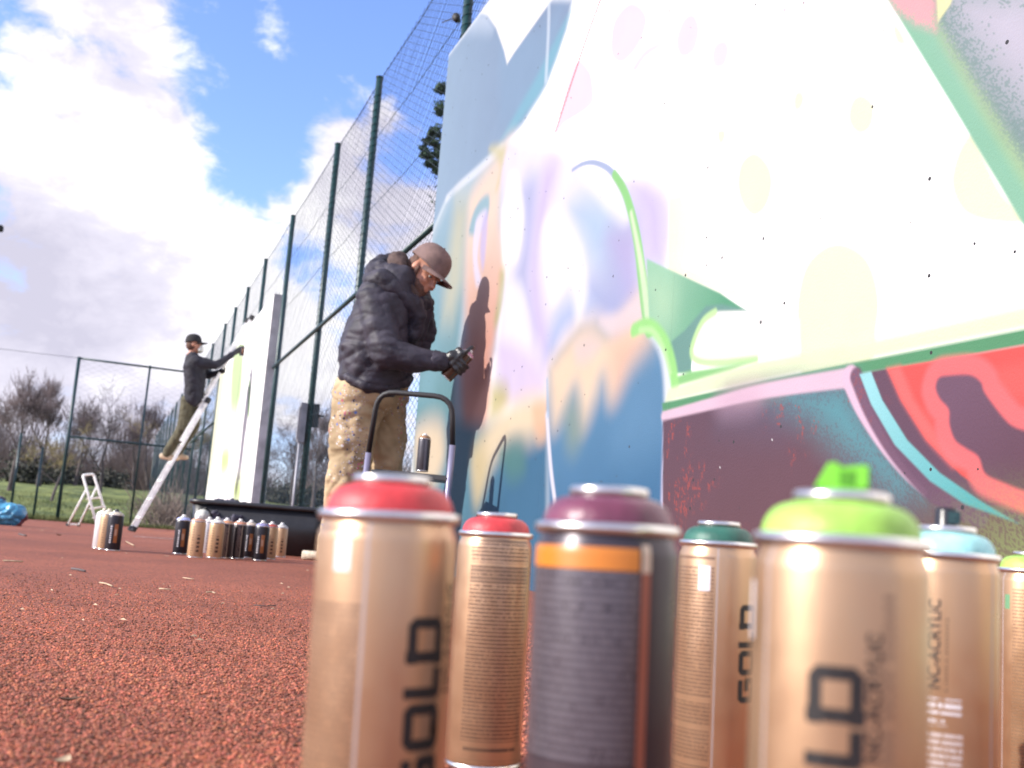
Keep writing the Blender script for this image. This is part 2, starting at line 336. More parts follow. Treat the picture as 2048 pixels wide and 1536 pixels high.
def fill(P, c, fe=0.006, sm=True, a=1.0, c2=None, g=None, spk=0.0, sc=None):
    LAYERS.append(('fill', catmull(P) if sm else np.asarray(P, float), pc(c), fe, a, None if c2 is None else pc(c2), g, spk))
def stroke(P, w, c, fe=0.004, a=1.0, w1=None, sm=True): LAYERS.append(('stroke', catmull(P, False) if sm else np.asarray(P, float), pc(c), fe, a, w, w if w1 is None else w1))
def spot(ce, ed, c, fe=0.006, a=1.0):      # ellipse from its centre and one extreme point pair (half extents in metres)
    ang = np.linspace(0, 2*np.pi, 28, endpoint=False); fill([(ce[0]+ed[0]*math.cos(t), ce[1]+ed[1]*math.sin(t)) for t in ang], c, fe, False, a)
# --- upper left: blue grey field with a white wedge
fill([(6.241,3.198),(5.373,3.189),(4.141,2.598),(4.196,2.461),(4.290,2.378),(4.391,2.283),(4.692,2.186),(4.950,2.170),(5.413,2.172),(5.942,2.165),(6.288,1.972)], (156,184,210), 0.05, False, 1.0, (136,160,192), [(6.068,2.138),(4.703,2.740)])
fill([(5.176,2.898),(4.548,2.618),(4.301,2.606),(4.312,2.404),(4.426,2.304),(4.735,2.232),(5.042,2.315)], (140,172,204), 0.09, False, 0.7)
fill([(4.535,2.385),(4.229,2.524),(4.159,2.540),(4.306,2.370),(4.480,2.264),(4.800,2.208),(5.021,2.221)], (128,190,212), 0.04, False, 0.8)
fill([(5.428,3.097),(5.250,2.943),(5.077,2.739),(5.008,2.633),(4.910,2.654),(4.440,2.708),(4.367,2.711),(5.432,3.223),(5.794,3.301)], (255,255,255), 0.012, False)
fill([(5.794,3.301),(5.437,3.135),(5.311,2.958),(5.501,3.043),(5.865,3.205)], (225,238,255), 0.08, False, 0.55)
stroke([(4.458,2.742),(4.432,2.566),(4.415,2.312)], 0.035, (222,235,250), 0.012, 0.7)
fill([(6.313,1.978),(5.946,2.179),(4.923,2.182),(4.737,2.079),(4.892,1.817),(4.799,1.094),(5.201,0.711),(6.272,0.785)], (182,204,218), 0.05, False)
stroke([(4.987,2.169),(5.326,2.165),(5.666,2.182),(5.944,2.172)], 0.045, (228,236,250), 0.02, 0.85)
# --- left margin: vertical sprayed bands
fill([(5.822,2.162),(6.145,1.969),(6.230,1.611),(6.236,1.117),(6.248,0.813),(5.426,0.753),(5.458,1.189),(5.430,1.570),(5.466,1.973)], (160,192,212), 0.06, False, 1.0, (112,162,170), [(6.068,2.138),(6.026,0.973)])
fill([(5.740,2.108),(5.808,1.768),(5.803,1.413),(5.602,1.379),(5.476,1.580),(5.482,2.035)], (206,206,182), 0.16, False, 0.9)
fill([(6.097,1.709),(6.125,1.285),(6.160,0.987),(5.834,0.954),(5.855,1.422)], (128,178,190), 0.09, False, 0.7)
# --- face: peach, pink below
fill([(4.864,2.178),(5.117,2.135),(5.428,2.063),(5.479,1.892),(5.430,1.570),(5.302,1.220),(5.124,1.038),(4.874,1.105),(4.824,1.295),(4.788,1.512),(4.919,1.772),(4.924,1.956),(4.774,2.091)], (246,222,204), 0.10, True, 1.0, (238,176,156), [(5.128,1.854),(5.117,1.166)])
fill([(5.367,1.176),(5.250,0.741),(5.365,0.383),(4.956,0.378),(4.853,0.712),(4.838,0.953),(4.950,1.116)], (240,168,145), 0.09, True, 0.9)
fill([(5.194,2.229),(5.099,2.225),(4.913,2.137),(4.952,2.017),(5.021,1.958),(4.989,2.082)], (214,208,160), 0.04, True, 0.8)
fill([(4.910,2.057),(4.634,2.070),(4.543,1.941),(4.728,1.873),(4.888,1.958)], (220,206,250), 0.07, True, 0.7)
fill([(5.430,1.837),(5.378,1.935),(5.263,1.979),(5.139,1.966),(5.111,1.882),(5.173,1.812),(5.316,1.794)], (150,190,205), 0.03, True, 0.95)
fill([(5.330,1.847),(5.275,1.894),(5.160,1.890),(5.160,1.822),(5.228,1.772),(5.236,1.638),(5.147,1.512),(5.225,1.501),(5.322,1.685)], (238,230,252), 0.03, True, 0.95)
fill([(5.198,1.846),(5.132,1.869),(5.110,1.716),(5.128,1.561),(5.207,1.686)], (205,195,240), 0.03, True, 0.8)
fill([(4.846,1.487),(4.767,1.482),(4.747,1.330),(4.824,1.233),(4.872,1.254),(4.842,1.373)], (180,178,96), 0.06, True, 0.85)
# --- lilac, white and blue folds
fill([(4.889,2.129),(4.434,2.027),(3.838,1.740),(3.413,1.547),(3.115,1.385),(3.107,1.157),(3.224,0.954),(3.587,0.996),(4.100,0.866),(4.099,0.720),(4.629,0.800),(4.838,0.953),(4.784,1.337),(4.779,1.535),(4.908,1.821)], (240,236,255), 0.07, True, 0.95)
fill([(4.656,1.852),(4.432,1.858),(4.406,1.567),(4.427,1.362),(4.286,1.109),(4.472,1.278),(4.627,1.404),(4.567,1.583)], (184,190,230), 0.13, True, 0.95)
fill([(4.368,1.838),(4.192,1.830),(4.273,1.648),(4.360,1.486),(4.244,1.191),(4.100,1.015),(4.201,0.965),(4.414,1.359)], (212,196,244), 0.13, True, 0.95)
fill([(3.966,1.607),(3.717,1.568),(3.455,1.406),(3.403,1.224),(3.498,1.113),(3.685,1.208),(3.851,1.366),(4.009,1.554)], (182,208,236), 0.14, True, 0.95)
fill([(3.620,1.371),(3.370,1.365),(3.309,1.130),(3.288,1.018),(3.463,1.013),(3.549,1.180)], (190,182,228), 0.12, True, 0.9)
fill([(3.757,1.223),(3.506,1.171),(3.389,1.055),(3.461,0.994),(3.658,1.027),(3.741,1.120)], (170,180,224), 0.11, True, 0.9)
fill([(4.072,1.160),(3.896,1.190),(3.697,1.131),(3.752,1.042),(3.972,1.037),(4.088,0.949),(4.156,1.023)], (172,194,236), 0.11, True, 0.85)
fill([(3.442,1.517),(3.290,1.490),(3.174,1.384),(3.157,1.168),(3.268,1.193),(3.330,1.354)], (206,194,246), 0.13, True, 0.95)
fill([(3.831,1.695),(3.607,1.586),(3.451,1.405),(3.517,1.403),(3.739,1.564),(3.905,1.697)], (255,255,255), 0.05, True, 0.9)
fill([(4.307,1.519),(4.240,1.628),(4.064,1.569),(3.850,1.356),(3.786,1.168),(3.850,1.059),(3.959,1.265),(4.136,1.215)], (255,255,255), 0.06, True, 0.9)
fill([(4.852,1.961),(4.708,1.943),(4.572,1.706),(4.614,1.498),(4.768,1.582)], (255,255,255), 0.04, True, 0.8)
fill([(4.753,1.356),(4.553,1.365),(4.379,1.124),(4.394,0.901),(4.624,0.928)], (250,250,255), 0.05, True, 0.7)
fill([(4.768,1.114),(4.423,1.040),(4.156,0.873),(4.196,0.792),(4.637,0.836)], (226,208,250), 0.07, True, 0.8)
fill([(4.821,0.915),(4.653,0.908),(4.596,0.832),(4.684,0.746),(4.828,0.758)], (200,190,110), 0.08, True, 0.85)
# --- blue base and cream hands
fill([(6.264,0.860),(5.786,0.864),(4.972,0.745),(4.076,0.738),(3.915,-0.134),(5.912,-0.332)], (98,150,172), 0.07, False, 1.0, (62,118,156), [(4.954,0.670),(4.589,0.329)])
fill([(6.180,0.778),(5.985,0.847),(5.673,0.813),(5.532,0.653),(5.626,0.495),(5.852,0.431),(6.067,0.507)], (246,224,190), 0.12, True, 0.95)
fill([(4.986,0.647),(4.791,0.755),(4.503,0.822),(4.261,0.831),(4.106,0.783),(4.086,0.677),(4.279,0.627),(4.526,0.631),(4.740,0.539),(4.924,0.402),(5.039,0.552)], (248,228,194), 0.10, True, 0.97)
fill([(5.058,0.627),(4.909,0.643),(4.812,0.542),(4.872,0.401),(4.953,0.366)], (214,198,150), 0.11, True, 0.75)
fill([(4.278,0.767),(4.104,0.772),(4.078,0.635),(4.192,0.621)], (244,196,160), 0.05, True, 0.8)
fill([(4.649,0.593),(4.400,0.635),(4.312,0.500),(4.489,0.462)], (86,140,136), 0.07, True, 0.8)
fill([(4.119,0.911),(4.023,0.972),(3.823,1.044),(3.683,1.041),(3.522,0.985),(3.235,1.044),(3.101,0.867),(3.064,0.680),(3.005,-0.044),(3.915,-0.134),(4.109,0.741)], (98,150,190), 0.035, False, 1.0, (66,122,166), [(3.559,0.803),(3.492,0.344)])
fill([(4.122,0.901),(4.053,0.966),(3.848,1.048),(3.707,1.049),(3.535,0.987),(3.295,1.073),(3.226,0.963),(3.214,0.866),(3.349,0.814),(3.484,0.721),(3.581,0.806),(3.636,0.736),(3.736,0.650),(3.831,0.795),(3.939,0.706),(4.037,0.673)], (250,224,194), 0.10, True, 0.97)
fill([(3.638,1.043),(3.467,1.041),(3.285,1.089),(3.243,0.984),(3.376,0.962),(3.518,0.962)], (238,222,226), 0.035, True, 0.95)
fill([(3.511,0.909),(3.366,0.942),(3.253,0.889),(3.350,0.823),(3.458,0.737)], (240,192,170), 0.10, True, 0.75)
fill([(3.387,0.747),(3.214,0.866),(3.123,0.752),(3.106,0.552),(3.438,0.538)], (98,148,188), 0.12, True, 0.85)
fill([(3.861,0.979),(3.722,0.998),(3.623,0.944),(3.706,0.898),(3.825,0.904)], (232,214,216), 0.05, True, 0.7)
fill([(3.914,0.704),(3.824,0.755),(3.733,0.630),(3.791,0.557),(3.868,0.581)], (150,168,146), 0.09, True, 0.7)
stroke([(3.223,0.946),(3.136,0.872),(3.088,0.781),(3.067,0.680),(3.071,0.631)], 0.05, (236,246,255), 0.022, 0.95)
stroke([(3.085,0.632),(3.075,0.518),(3.071,0.421),(3.063,0.293)], 0.022, (226,220,248), 0.010, 0.9)
stroke([(4.105,0.720),(4.060,0.592),(4.010,0.468),(3.938,0.327),(3.904,0.249)], 0.032, (240,240,255), 0.010, 0.95)
stroke([(4.133,0.870),(4.094,0.719)], 0.02, (170,200,232), 0.012, 0.8)
# --- arch line that turns into the green contour
stroke([(4.016,1.753),(3.913,1.747),(3.795,1.716),(3.661,1.651),(3.558,1.575)], 0.016, (168,186,222), 0.004, 0.95, 0.03)
stroke([(3.597,1.607),(3.499,1.514),(3.418,1.396),(3.354,1.268),(3.302,1.128),(3.257,1.013),(3.223,0.946)], 0.035, (152,220,140), 0.006, 1.0, 0.075)
stroke([(3.427,1.408),(3.347,1.248),(3.288,1.108),(3.238,0.974)], 0.020, (232,255,214), 0.010, 0.9, 0.045)
# --- pale yellow and pink ghosts on the white field
fill([(3.139,1.383),(3.056,1.371),(2.994,1.282),(2.996,1.182),(3.016,1.119),(2.664,0.966),(2.673,0.937),(2.899,1.029),(3.119,1.116)], (255,255,226), 0.012, False, 0.9)
for P_ in ([(2.703,1.301),(2.686,1.363),(2.617,1.371),(2.545,1.311),(2.521,1.247),(2.547,1.189),(2.607,1.177),(2.669,1.226)], [(2.376,0.868),(2.344,0.964),(2.265,1.000),(2.183,0.988),(2.095,0.928),(2.051,0.832),(2.056,0.748),(2.084,0.673),(2.327,0.669),(2.358,0.756)], [(2.184,1.334),(2.169,1.366),(2.134,1.367),(2.094,1.332),(2.087,1.294),(2.103,1.265),(2.141,1.266),(2.174,1.298)], [(2.429,1.465),(2.416,1.483),(2.392,1.474),(2.382,1.447),(2.399,1.427),(2.422,1.433)], [(2.838,1.502),(2.824,1.514),(2.793,1.500),(2.796,1.472),(2.819,1.467)], [(1.816,1.035),(1.800,1.100),(1.764,1.133),(1.735,1.089),(1.678,0.984),(1.618,0.903),(1.691,0.917),(1.776,0.961)], [(2.023,1.492),(2.007,1.498),(1.975,1.439),(2.005,1.448)]):
    fill(P_, (254,254,202), 0.008, True, 0.87)
for P_ in ([(3.705,2.178),(3.682,2.275),(3.542,2.277),(3.404,2.168),(3.433,2.081),(3.563,2.052),(3.667,2.103)], [(3.147,1.965),(3.103,2.014),(3.033,1.997),(2.993,1.925),(3.020,1.865),(3.088,1.869),(3.133,1.906)], [(2.894,1.791),(2.876,1.824),(2.820,1.810),(2.796,1.770),(2.819,1.729),(2.875,1.745)], [(3.488,1.994),(3.394,2.024),(3.283,2.006),(3.265,1.985),(3.390,1.991),(3.460,1.969)], [(4.072,2.245),(3.913,2.157),(3.856,2.047),(3.876,1.985),(4.139,2.005),(4.240,2.003)]):
    fill(P_, (253,218,236), 0.008, True, 0.90)
fill([(3.851,2.463),(3.258,2.177),(3.214,2.122),(3.416,2.203),(3.814,2.379)], (253,222,236), 0.03, False, 0.7)
fill([(2.520,1.823),(2.391,1.761),(2.399,1.735),(2.441,1.724),(2.501,1.758)], (253,225,238), 0.01, True, 0.8)
stroke([(3.830,2.453),(4.021,2.258),(4.246,2.005)], 0.016, (244,140,150), 0.003)
# --- green leaf shape with its white pill
fill([(3.280,1.201),(3.139,1.138),(2.965,1.062),(2.776,0.980),(2.619,0.895),(2.771,0.925),(2.871,0.895),(2.925,0.824),(2.927,0.753),(3.036,0.762),(3.108,0.868),(3.228,0.955)], (160,214,182), 0.006, False, 1.0, (96,172,134), [(3.134,1.094),(2.745,0.951)])
fill([(3.248,1.117),(3.079,1.057),(3.083,0.948),(3.190,0.966)], (190,228,190), 0.10, True, 0.7)
fill([(3.101,0.863),(2.979,0.897),(2.855,0.953),(2.758,0.941),(2.606,0.892),(2.799,0.921),(2.886,0.895),(2.928,0.825),(2.927,0.753),(3.030,0.766)], (116,166,156), 0.008, False)
fill([(2.814,0.927),(2.606,0.892),(2.362,0.824),(2.356,0.726),(2.564,0.747),(2.757,0.767),(2.890,0.788),(2.927,0.817),(2.908,0.870),(2.863,0.910)], (255,255,252), 0.010, False)
stroke([(2.800,0.924),(2.863,0.910),(2.908,0.870),(2.930,0.819),(2.887,0.784),(2.756,0.761),(2.564,0.745)], 0.024, (206,250,176), 0.008, 0.95)
fill([(3.045,0.751),(2.934,0.759),(2.700,0.747),(2.556,0.743),(2.698,0.725),(3.025,0.716)], (150,216,140), 0.010, False)
stroke([(3.345,0.956),(3.269,0.960),(3.194,0.937),(3.109,0.874),(3.053,0.793),(3.025,0.716)], 0.052, (166,236,142), 0.012)
stroke([(3.298,0.949),(3.203,0.930),(3.121,0.861),(3.064,0.770)], 0.020, (214,255,190), 0.012, 0.7)
# --- the long band
fill([(3.071,0.716),(2.556,0.740),(2.151,0.725),(1.613,0.725),(1.336,0.720),(1.336,0.680),(1.613,0.678),(2.134,0.680),(2.564,0.681),(3.086,0.672)], (242,255,214), 0.012, False)
fill([(2.151,0.725),(1.614,0.778),(1.335,0.774),(1.336,0.718),(1.613,0.723)], (255,255,226), 0.03, False, 0.8)
fill([(3.107,0.674),(2.564,0.681),(2.134,0.680),(1.613,0.678),(1.336,0.680),(1.337,0.644),(1.613,0.645),(2.133,0.647),(2.550,0.654),(2.841,0.653),(3.096,0.640)], (92,162,116), 0.005, False)
# --- purple field below
fill([(3.096,0.640),(2.841,0.653),(2.550,0.654),(2.133,0.647),(1.613,0.645),(1.337,0.644),(1.346,-0.074),(2.983,-0.397)], (106,76,94), 0.005, False, 1.0, (112,76,86), [(2.585,0.632),(2.558,0.282)])
fill([(2.746,0.648),(2.351,0.642),(2.243,0.598),(2.434,0.536),(2.740,0.573)], (104,94,118), 0.10, False, 0.8)
fill([(2.488,0.643),(2.163,0.640),(2.097,0.560),(1.980,0.446),(1.889,0.354),(1.976,0.344),(2.158,0.455),(2.303,0.552)], (96,166,178), 0.10, False, 0.95, None, None, 0.35)
fill([(2.708,0.689),(2.515,0.688),(2.375,0.667),(2.441,0.638),(2.638,0.645)], (176,172,168), 0.05, False, 0.7)
stroke([(3.091,0.630),(2.802,0.641),(2.562,0.650),(2.351,0.649),(2.140,0.644)], 0.030, (240,208,228), 0.006, 1.0, 0.050)
fill([(2.747,0.656),(2.588,0.668),(2.536,0.634),(2.584,0.611),(2.716,0.615)], (220,180,204), 0.07, True, 0.55)
stroke([(2.148,0.645),(2.098,0.566),(2.023,0.477),(1.946,0.405),(1.881,0.359)], 0.060, (242,206,230), 0.006, 1.0, 0.012)
stroke([(2.125,0.645),(2.074,0.563),(2.001,0.476),(1.920,0.404),(1.836,0.348),(1.723,0.306)], 0.045, (116,80,108), 0.006, 0.95)
fill([(2.112,0.648),(2.069,0.649),(2.027,0.577),(1.940,0.478),(1.837,0.401),(1.723,0.341),(1.620,0.294),(1.764,0.333),(1.867,0.384),(1.981,0.469),(2.067,0.571)], (166,232,240), 0.004, False, 1.0, (84,186,190), [(2.082,0.630),(1.723,0.341)])
fill([(2.069,0.649),(2.014,0.649),(1.964,0.570),(1.881,0.474),(1.776,0.394),(1.670,0.339),(1.596,0.311),(1.596,0.282),(1.620,0.294),(1.723,0.341),(1.837,0.401),(1.940,0.478),(2.027,0.577)], (108,76,98), 0.004, False)
fill([(2.014,0.649),(1.613,0.645),(1.337,0.644),(1.342,0.261),(1.596,0.311),(1.670,0.339),(1.776,0.394),(1.881,0.474),(1.964,0.570)], (250,92,88), 0.004, False)
fill([(1.969,0.617),(1.919,0.577),(1.839,0.471),(1.765,0.409),(1.801,0.421),(1.885,0.496)], (240,84,78), 0.012, True, 0.9)
fill([(1.693,0.600),(1.612,0.610),(1.438,0.610),(1.438,0.518),(1.612,0.535),(1.660,0.550)], (255,104,100), 0.02, True, 0.9)
fill([(2.014,0.649),(1.970,0.650),(1.919,0.566),(1.839,0.476),(1.765,0.414),(1.801,0.410),(1.881,0.474),(1.964,0.570)], (255,124,122), 0.012, False, 0.8)
B_ = [(1.855,0.586),(1.845,0.608),(1.811,0.609),(1.755,0.603),(1.724,0.584),(1.713,0.561),(1.666,0.508),(1.634,0.484),(1.579,0.466),(1.504,0.431),(1.504,0.339),(1.596,0.354),(1.664,0.375),(1.710,0.394),(1.729,0.429),(1.763,0.448),(1.795,0.468),(1.812,0.503),(1.815,0.535),(1.841,0.560)]
stroke(B_ + B_[:1], 0.085, (255,126,130), 0.010, 0.85)
fill(B_, (120,86,110), 0.006, True, 1.0, (104,68,86), [(1.769,0.583),(1.621,0.379)])
# --- top right: rolled silver and green diagonal
fill([(2.072,1.621),(1.999,1.507),(1.826,1.231),(1.614,0.887),(1.481,0.673),(1.337,0.649),(1.328,1.299),(2.074,1.676)], (146,204,174), 0.006, False)
fill([(1.931,1.552),(1.861,1.395),(1.736,1.180),(1.615,0.981),(1.481,0.760),(1.336,0.729),(1.328,1.299),(1.932,1.604)], (180,212,156), 0.02, False, 0.85)
fill([(1.892,1.484),(1.862,1.420),(1.737,1.215),(1.615,1.018),(1.481,0.808),(1.335,0.774),(1.328,1.299),(1.895,1.585)], (122,156,152), 0.03, False, 1.0, None, None, 0.5)
fill([(1.838,1.507),(1.822,1.415),(1.695,1.221),(1.616,1.125),(1.481,0.926),(1.334,0.883),(1.328,1.299)], (206,203,220), 0.10, False, 1.0, None, None, 0.6)
fill([(2.060,1.615),(2.017,1.539),(1.945,1.470),(1.875,1.423),(1.877,1.526)], (252,180,190), 0.02, False, 0.9, None, None, 0.5)
fill([(1.877,1.526),(1.813,1.495),(1.831,1.467),(1.869,1.443)], (250,250,190), 0.006, False, 0.95)

def paint(Q):
    """paint colours at wall points Q (distance along the wall, height)"""
    C = np.tile(np.array([0.66, 0.66, 0.645]), (len(Q), 1))
    C *= (0.97+0.06*vnoise(Q, 3.0, 1)[:, None])
    spx = np.random.default_rng(9).random(len(Q)); nz = vnoise(Q, 60, 5, 3)
    for L in LAYERS:
        P = L[1]; pad = 2.5*L[3] + (max(L[5], L[6]) if L[0] == 'stroke' else 0)
        s = np.where((Q[:, 0] > P[:, 0].min()-pad) & (Q[:, 0] < P[:, 0].max()+pad) & (Q[:, 1] > P[:, 1].min()-pad) & (Q[:, 1] < P[:, 1].max()+pad))[0]
        if not len(s): continue
        q = Q[s]
        if L[0] == 'fill':
            d, ins = segdist(q, P, True); sdv = np.where(ins, d, -d); fe = L[3]
            t = np.clip(sdv/(2*fe)+0.5, 0, 1); A = t*t*(3-2*t)*L[4]
            if L[7]: A = np.where(spx[s]*0.6+nz[s]*0.4 < 0.1+A*0.8, A, A*(1-L[7]))
            col = np.tile(L[2], (len(s), 1))
            if L[5] is not None:
                (ay, az), (by, bz) = L[6]; ab = np.array([by-ay, bz-az]); k = np.clip(((q-np.array([ay, az]))@ab)/(ab@ab), 0, 1)[:, None]; col = col*(1-k)+L[5]*k
        else:
            d, _ = segdist(q, P, False); w0, w1 = L[5], L[6]
            if w0 != w1:
                k = np.clip(((q-P[0])@(P[-1]-P[0]))/max(1e-9, (P[-1]-P[0])@(P[-1]-P[0])), 0, 1); w = w0*(1-k)+w1*k
            else: w = w0
            t = np.clip((w*0.5-d)/(2*L[3])+0.5, 0, 1); A = t*t*(3-2*t)*L[4]; col = np.tile(L[2], (len(s), 1))
        C[s] = C[s]*(1-A[:, None]) + col*A[:, None]
    return C*(0.965+0.07*vnoise(Q, 9, 8)[:, None]), spx, nz
wm = bpy.data.materials.new('mural_paint_on_concrete'); wm.use_nodes = True; n, l, p = mnode(wm)
p.inputs['Roughness'].default_value = 0.72; p.inputs['Specular IOR Level'].default_value = 0.3
vc = n.new('ShaderNodeVertexColor'); vc.layer_name = 'Col'; t = n.new('ShaderNodeTexCoord')
sxy = n.new('ShaderNodeSeparateXYZ'); l.new(t.outputs['Object'], sxy.inputs[0]); cxy = n.new('ShaderNodeCombineXYZ'); l.new(sxy.outputs[1], cxy.inputs[0]); l.new(sxy.outputs[2], cxy.inputs[1])
pv = n.new('ShaderNodeTexVoronoi'); pv.voronoi_dimensions = '2D'; pv.inputs['Scale'].default_value = 9.0; pv.inputs['Randomness'].default_value = 1.0; l.new(cxy.outputs[0], pv.inputs['Vector'])
sz = n.new('ShaderNodeSeparateColor'); l.new(pv.outputs['Color'], sz.inputs[0])
th = n.new('ShaderNodeMath'); th.operation = 'MULTIPLY_ADD'; l.new(sz.outputs[0], th.inputs[0]); th.inputs[1].default_value = 0.055; th.inputs[2].default_value = -0.008
lt = n.new('ShaderNodeMath'); lt.operation = 'LESS_THAN'; l.new(pv.outputs['Distance'], lt.inputs[0]); l.new(th.outputs[0], lt.inputs[1])
gate = n.new('ShaderNodeMath'); gate.operation = 'GREATER_THAN'; l.new(sz.outputs[1], gate.inputs[0]); gate.inputs[1].default_value = 0.55
hole = n.new('ShaderNodeMath'); hole.operation = 'MULTIPLY'; l.new(lt.outputs[0], hole.inputs[0]); l.new(gate.outputs[0], hole.inputs[1])
hm = n.new('ShaderNodeMix'); hm.data_type = 'RGBA'; l.new(hole.outputs[0], hm.inputs[0]); l.new(vc.outputs[0], hm.inputs[6]); hm.inputs[7].default_value = (0.02, 0.02, 0.024, 1)
l.new(hm.outputs[2], p.inputs['Base Color'])
bn = n.new('ShaderNodeTexNoise'); bn.inputs['Scale'].default_value = 160; bn.inputs['Detail'].default_value = 5; l.new(t.outputs['Object'], bn.inputs['Vector'])
bb = n.new('ShaderNodeBump'); bb.inputs['Strength'].default_value = 0.22; bb.inputs['Distance'].default_value = 0.004; l.new(bn.outputs['Fac'], bb.inputs['Height']); l.new(bb.outputs[0], p.inputs['Normal'])
def panel(parent, y0, y1, ztop, dy, dz, thick=0.20):
    """one cast panel: painted front face as a fine sheet, plain back, ends and top"""
    ny, nzz = max(2, int((y1-y0)/dy)+1), max(2, int((ztop+0.1)/dz)+1)
    ys, zs = np.linspace(y0+0.0002, y1-0.0002, ny), np.linspace(-0.1, ztop, nzz); Yg, Zg = np.meshgrid(ys, zs)
    Q = np.stack([Yg.ravel(), Zg.ravel()], -1)
    edge = ztop-Q[:, 1]; X = WX + np.clip(0.006-edge, 0, 0.006)*0.5
    v = np.stack([X, Q[:, 0], Q[:, 1]], -1); i = (np.arange(nzz-1)[:, None]*ny + np.arange(ny-1)[None, :]).ravel()
    f = np.stack([i, i+ny, i+ny+1, i+1], -1)
    C, spx, nz = paint(Q)
    if post_paint: C = post_paint(Q, C, spx, nz)
    b = len(v); x1 = WX+thick; x0 = WX+0.003
    v = np.r_[v, [[x0, y0+.001, -.1], [x1, y0+.001, -.1], [x1, y1-.001, -.1], [x0, y1-.001, -.1], [x0, y0+.001, ztop], [x1, y0+.001, ztop], [x1, y1-.001, ztop], [x0, y1-.001, ztop]]]
    f = np.r_[f, b+np.array([[0, 1, 5, 4], [1, 2, 6, 5], [2, 3, 7, 6], [4, 5, 6, 7]])]
    me = np_mesh('panel', v, f, False); me.materials.append(wm); me.materials.append(M['concrete'])
    mi = np.zeros(len(f), np.int32); mi[-4:] = 1; me.polygons.foreach_set('material_index', mi)
    ca = me.color_attributes.new('Col', 'FLOAT_COLOR', 'POINT'); cc = np.full((len(v), 4), 1.0, np.float32); cc[:b, :3] = np.clip(C, 0.003, 0.85); cc[b:, :3] = 0.4
    ca.data.foreach_set('color', cc.ravel()); sm = np.ones(len(f), bool); sm[-4:] = False; me.polygons.foreach_set('use_smooth', sm)
    return link('panel', me, None, parent)
WTOP = 3.19
def post_paint(Q, C, spx, nz):
    # overspray: red speckle on the purple field, green mist at its foot, rolled silver paint top right
    y, z = Q[:, 0], Q[:, 1]
    f1 = vnoise(Q, 5, 21, 3); f2 = vnoise(Q, 45, 22, 3, (1.0, 0.35)); f3 = vnoise(Q, 120, 23, 2)
    purple = (C[:, 0] < 0.10) & (C[:, 1] < 0.08) & (z < 0.85) & (y < 3.08)
    h = smooth(f1, 0.46, 0.62)*smooth(f2, 0.50, 0.60)*smooth(f3, 0.42, 0.66)*purple*smooth(0.95-z, 0.05, 0.3)*smooth(y, 1.95, 2.3)
    h = h + purple*smooth(y, 2.86, 3.02)*smooth(f2, 0.5, 0.62)*smooth(f3, 0.5, 0.66)*0.9
    h = (np.clip(h, 0, 0.8)*(0.35+0.65*(spx > 0.45)))[:, None]; C = C*(1-h)+np.array([0.19, 0.035, 0.03])*h
    gmist = smooth(1.98-y, 0.0, 0.40)*smooth(0.44-z, 0.0, 0.26)*(0.45+0.55*(spx > 0.4)); gm_ = (gmist*0.75)[:, None]; C = C*(1-gm_)+np.array([0.14, 0.19, 0.06])*gm_
    dots = ((spx > 0.9999) & (C[:, 0] < 0.2) & (C[:, 2] < 0.14) & (z < 0.9))[:, None]; C = np.where(dots, 0.42, C)
    return C
wall = empty('mural_wall', (0, 0, 0)); tag(wall, 'tall concrete wall painted with a bright pastel mural, rising behind the spray cans', 'wall')
for a, b, dy, dz in ((4.12, 6.19, 0.013, 0.008), (3.07, 4.12, 0.009, 0.007), (1.30, 3.07, 0.0048, 0.0046), (-1.2, 1.30, 0.05, 0.04)):
    panel(wall, a, b, WTOP, dy, dz)
# second wall further along the fence, nearly white with lime smears
LAYERS.clear()
fill([(18.198,3.024),(16.968,2.926),(16.471,2.010),(17.596,1.879),(18.290,2.528)], (206,244,160), 0.25, True, 0.9)
fill([(21.295,3.470),(19.750,3.339),(19.607,2.052),(20.101,0.913),(21.815,0.962),(21.395,2.303)], (250,252,214), 0.3, True, 0.9)
fill([(18.357,1.360),(17.313,1.341),(17.142,0.982),(18.112,0.937)], (214,244,150), 0.2, True, 0.9)
fill([(15.538,2.133),(15.318,2.144),(14.987,1.655),(15.170,1.671)], (150,214,120), 0.06, True, 0.9)
fill([(15.894,0.791),(15.162,0.804),(15.061,0.461),(15.819,0.468)], (220,246,150), 0.2, True, 0.9)
stroke([(16.856,2.673),(16.918,2.054),(16.851,1.584),(16.614,0.962),(16.655,0.476)], 0.10, (176,166,160), 0.03, 0.8)
stroke([(16.266,3.127),(16.431,2.769),(16.368,2.303)], 0.05, (200,190,185), 0.03, 0.6)

post_paint = None
wall2 = empty('half_painted_wall', (0, 0, 0)); tag(wall2, 'far white concrete wall with lime green smears that the ladder leans on', 'wall')
for a, b in ((13.74, 15.9), (15.9, 20.6)): panel(wall2, a, b, 3.12, 0.03, 0.025, 0.17)
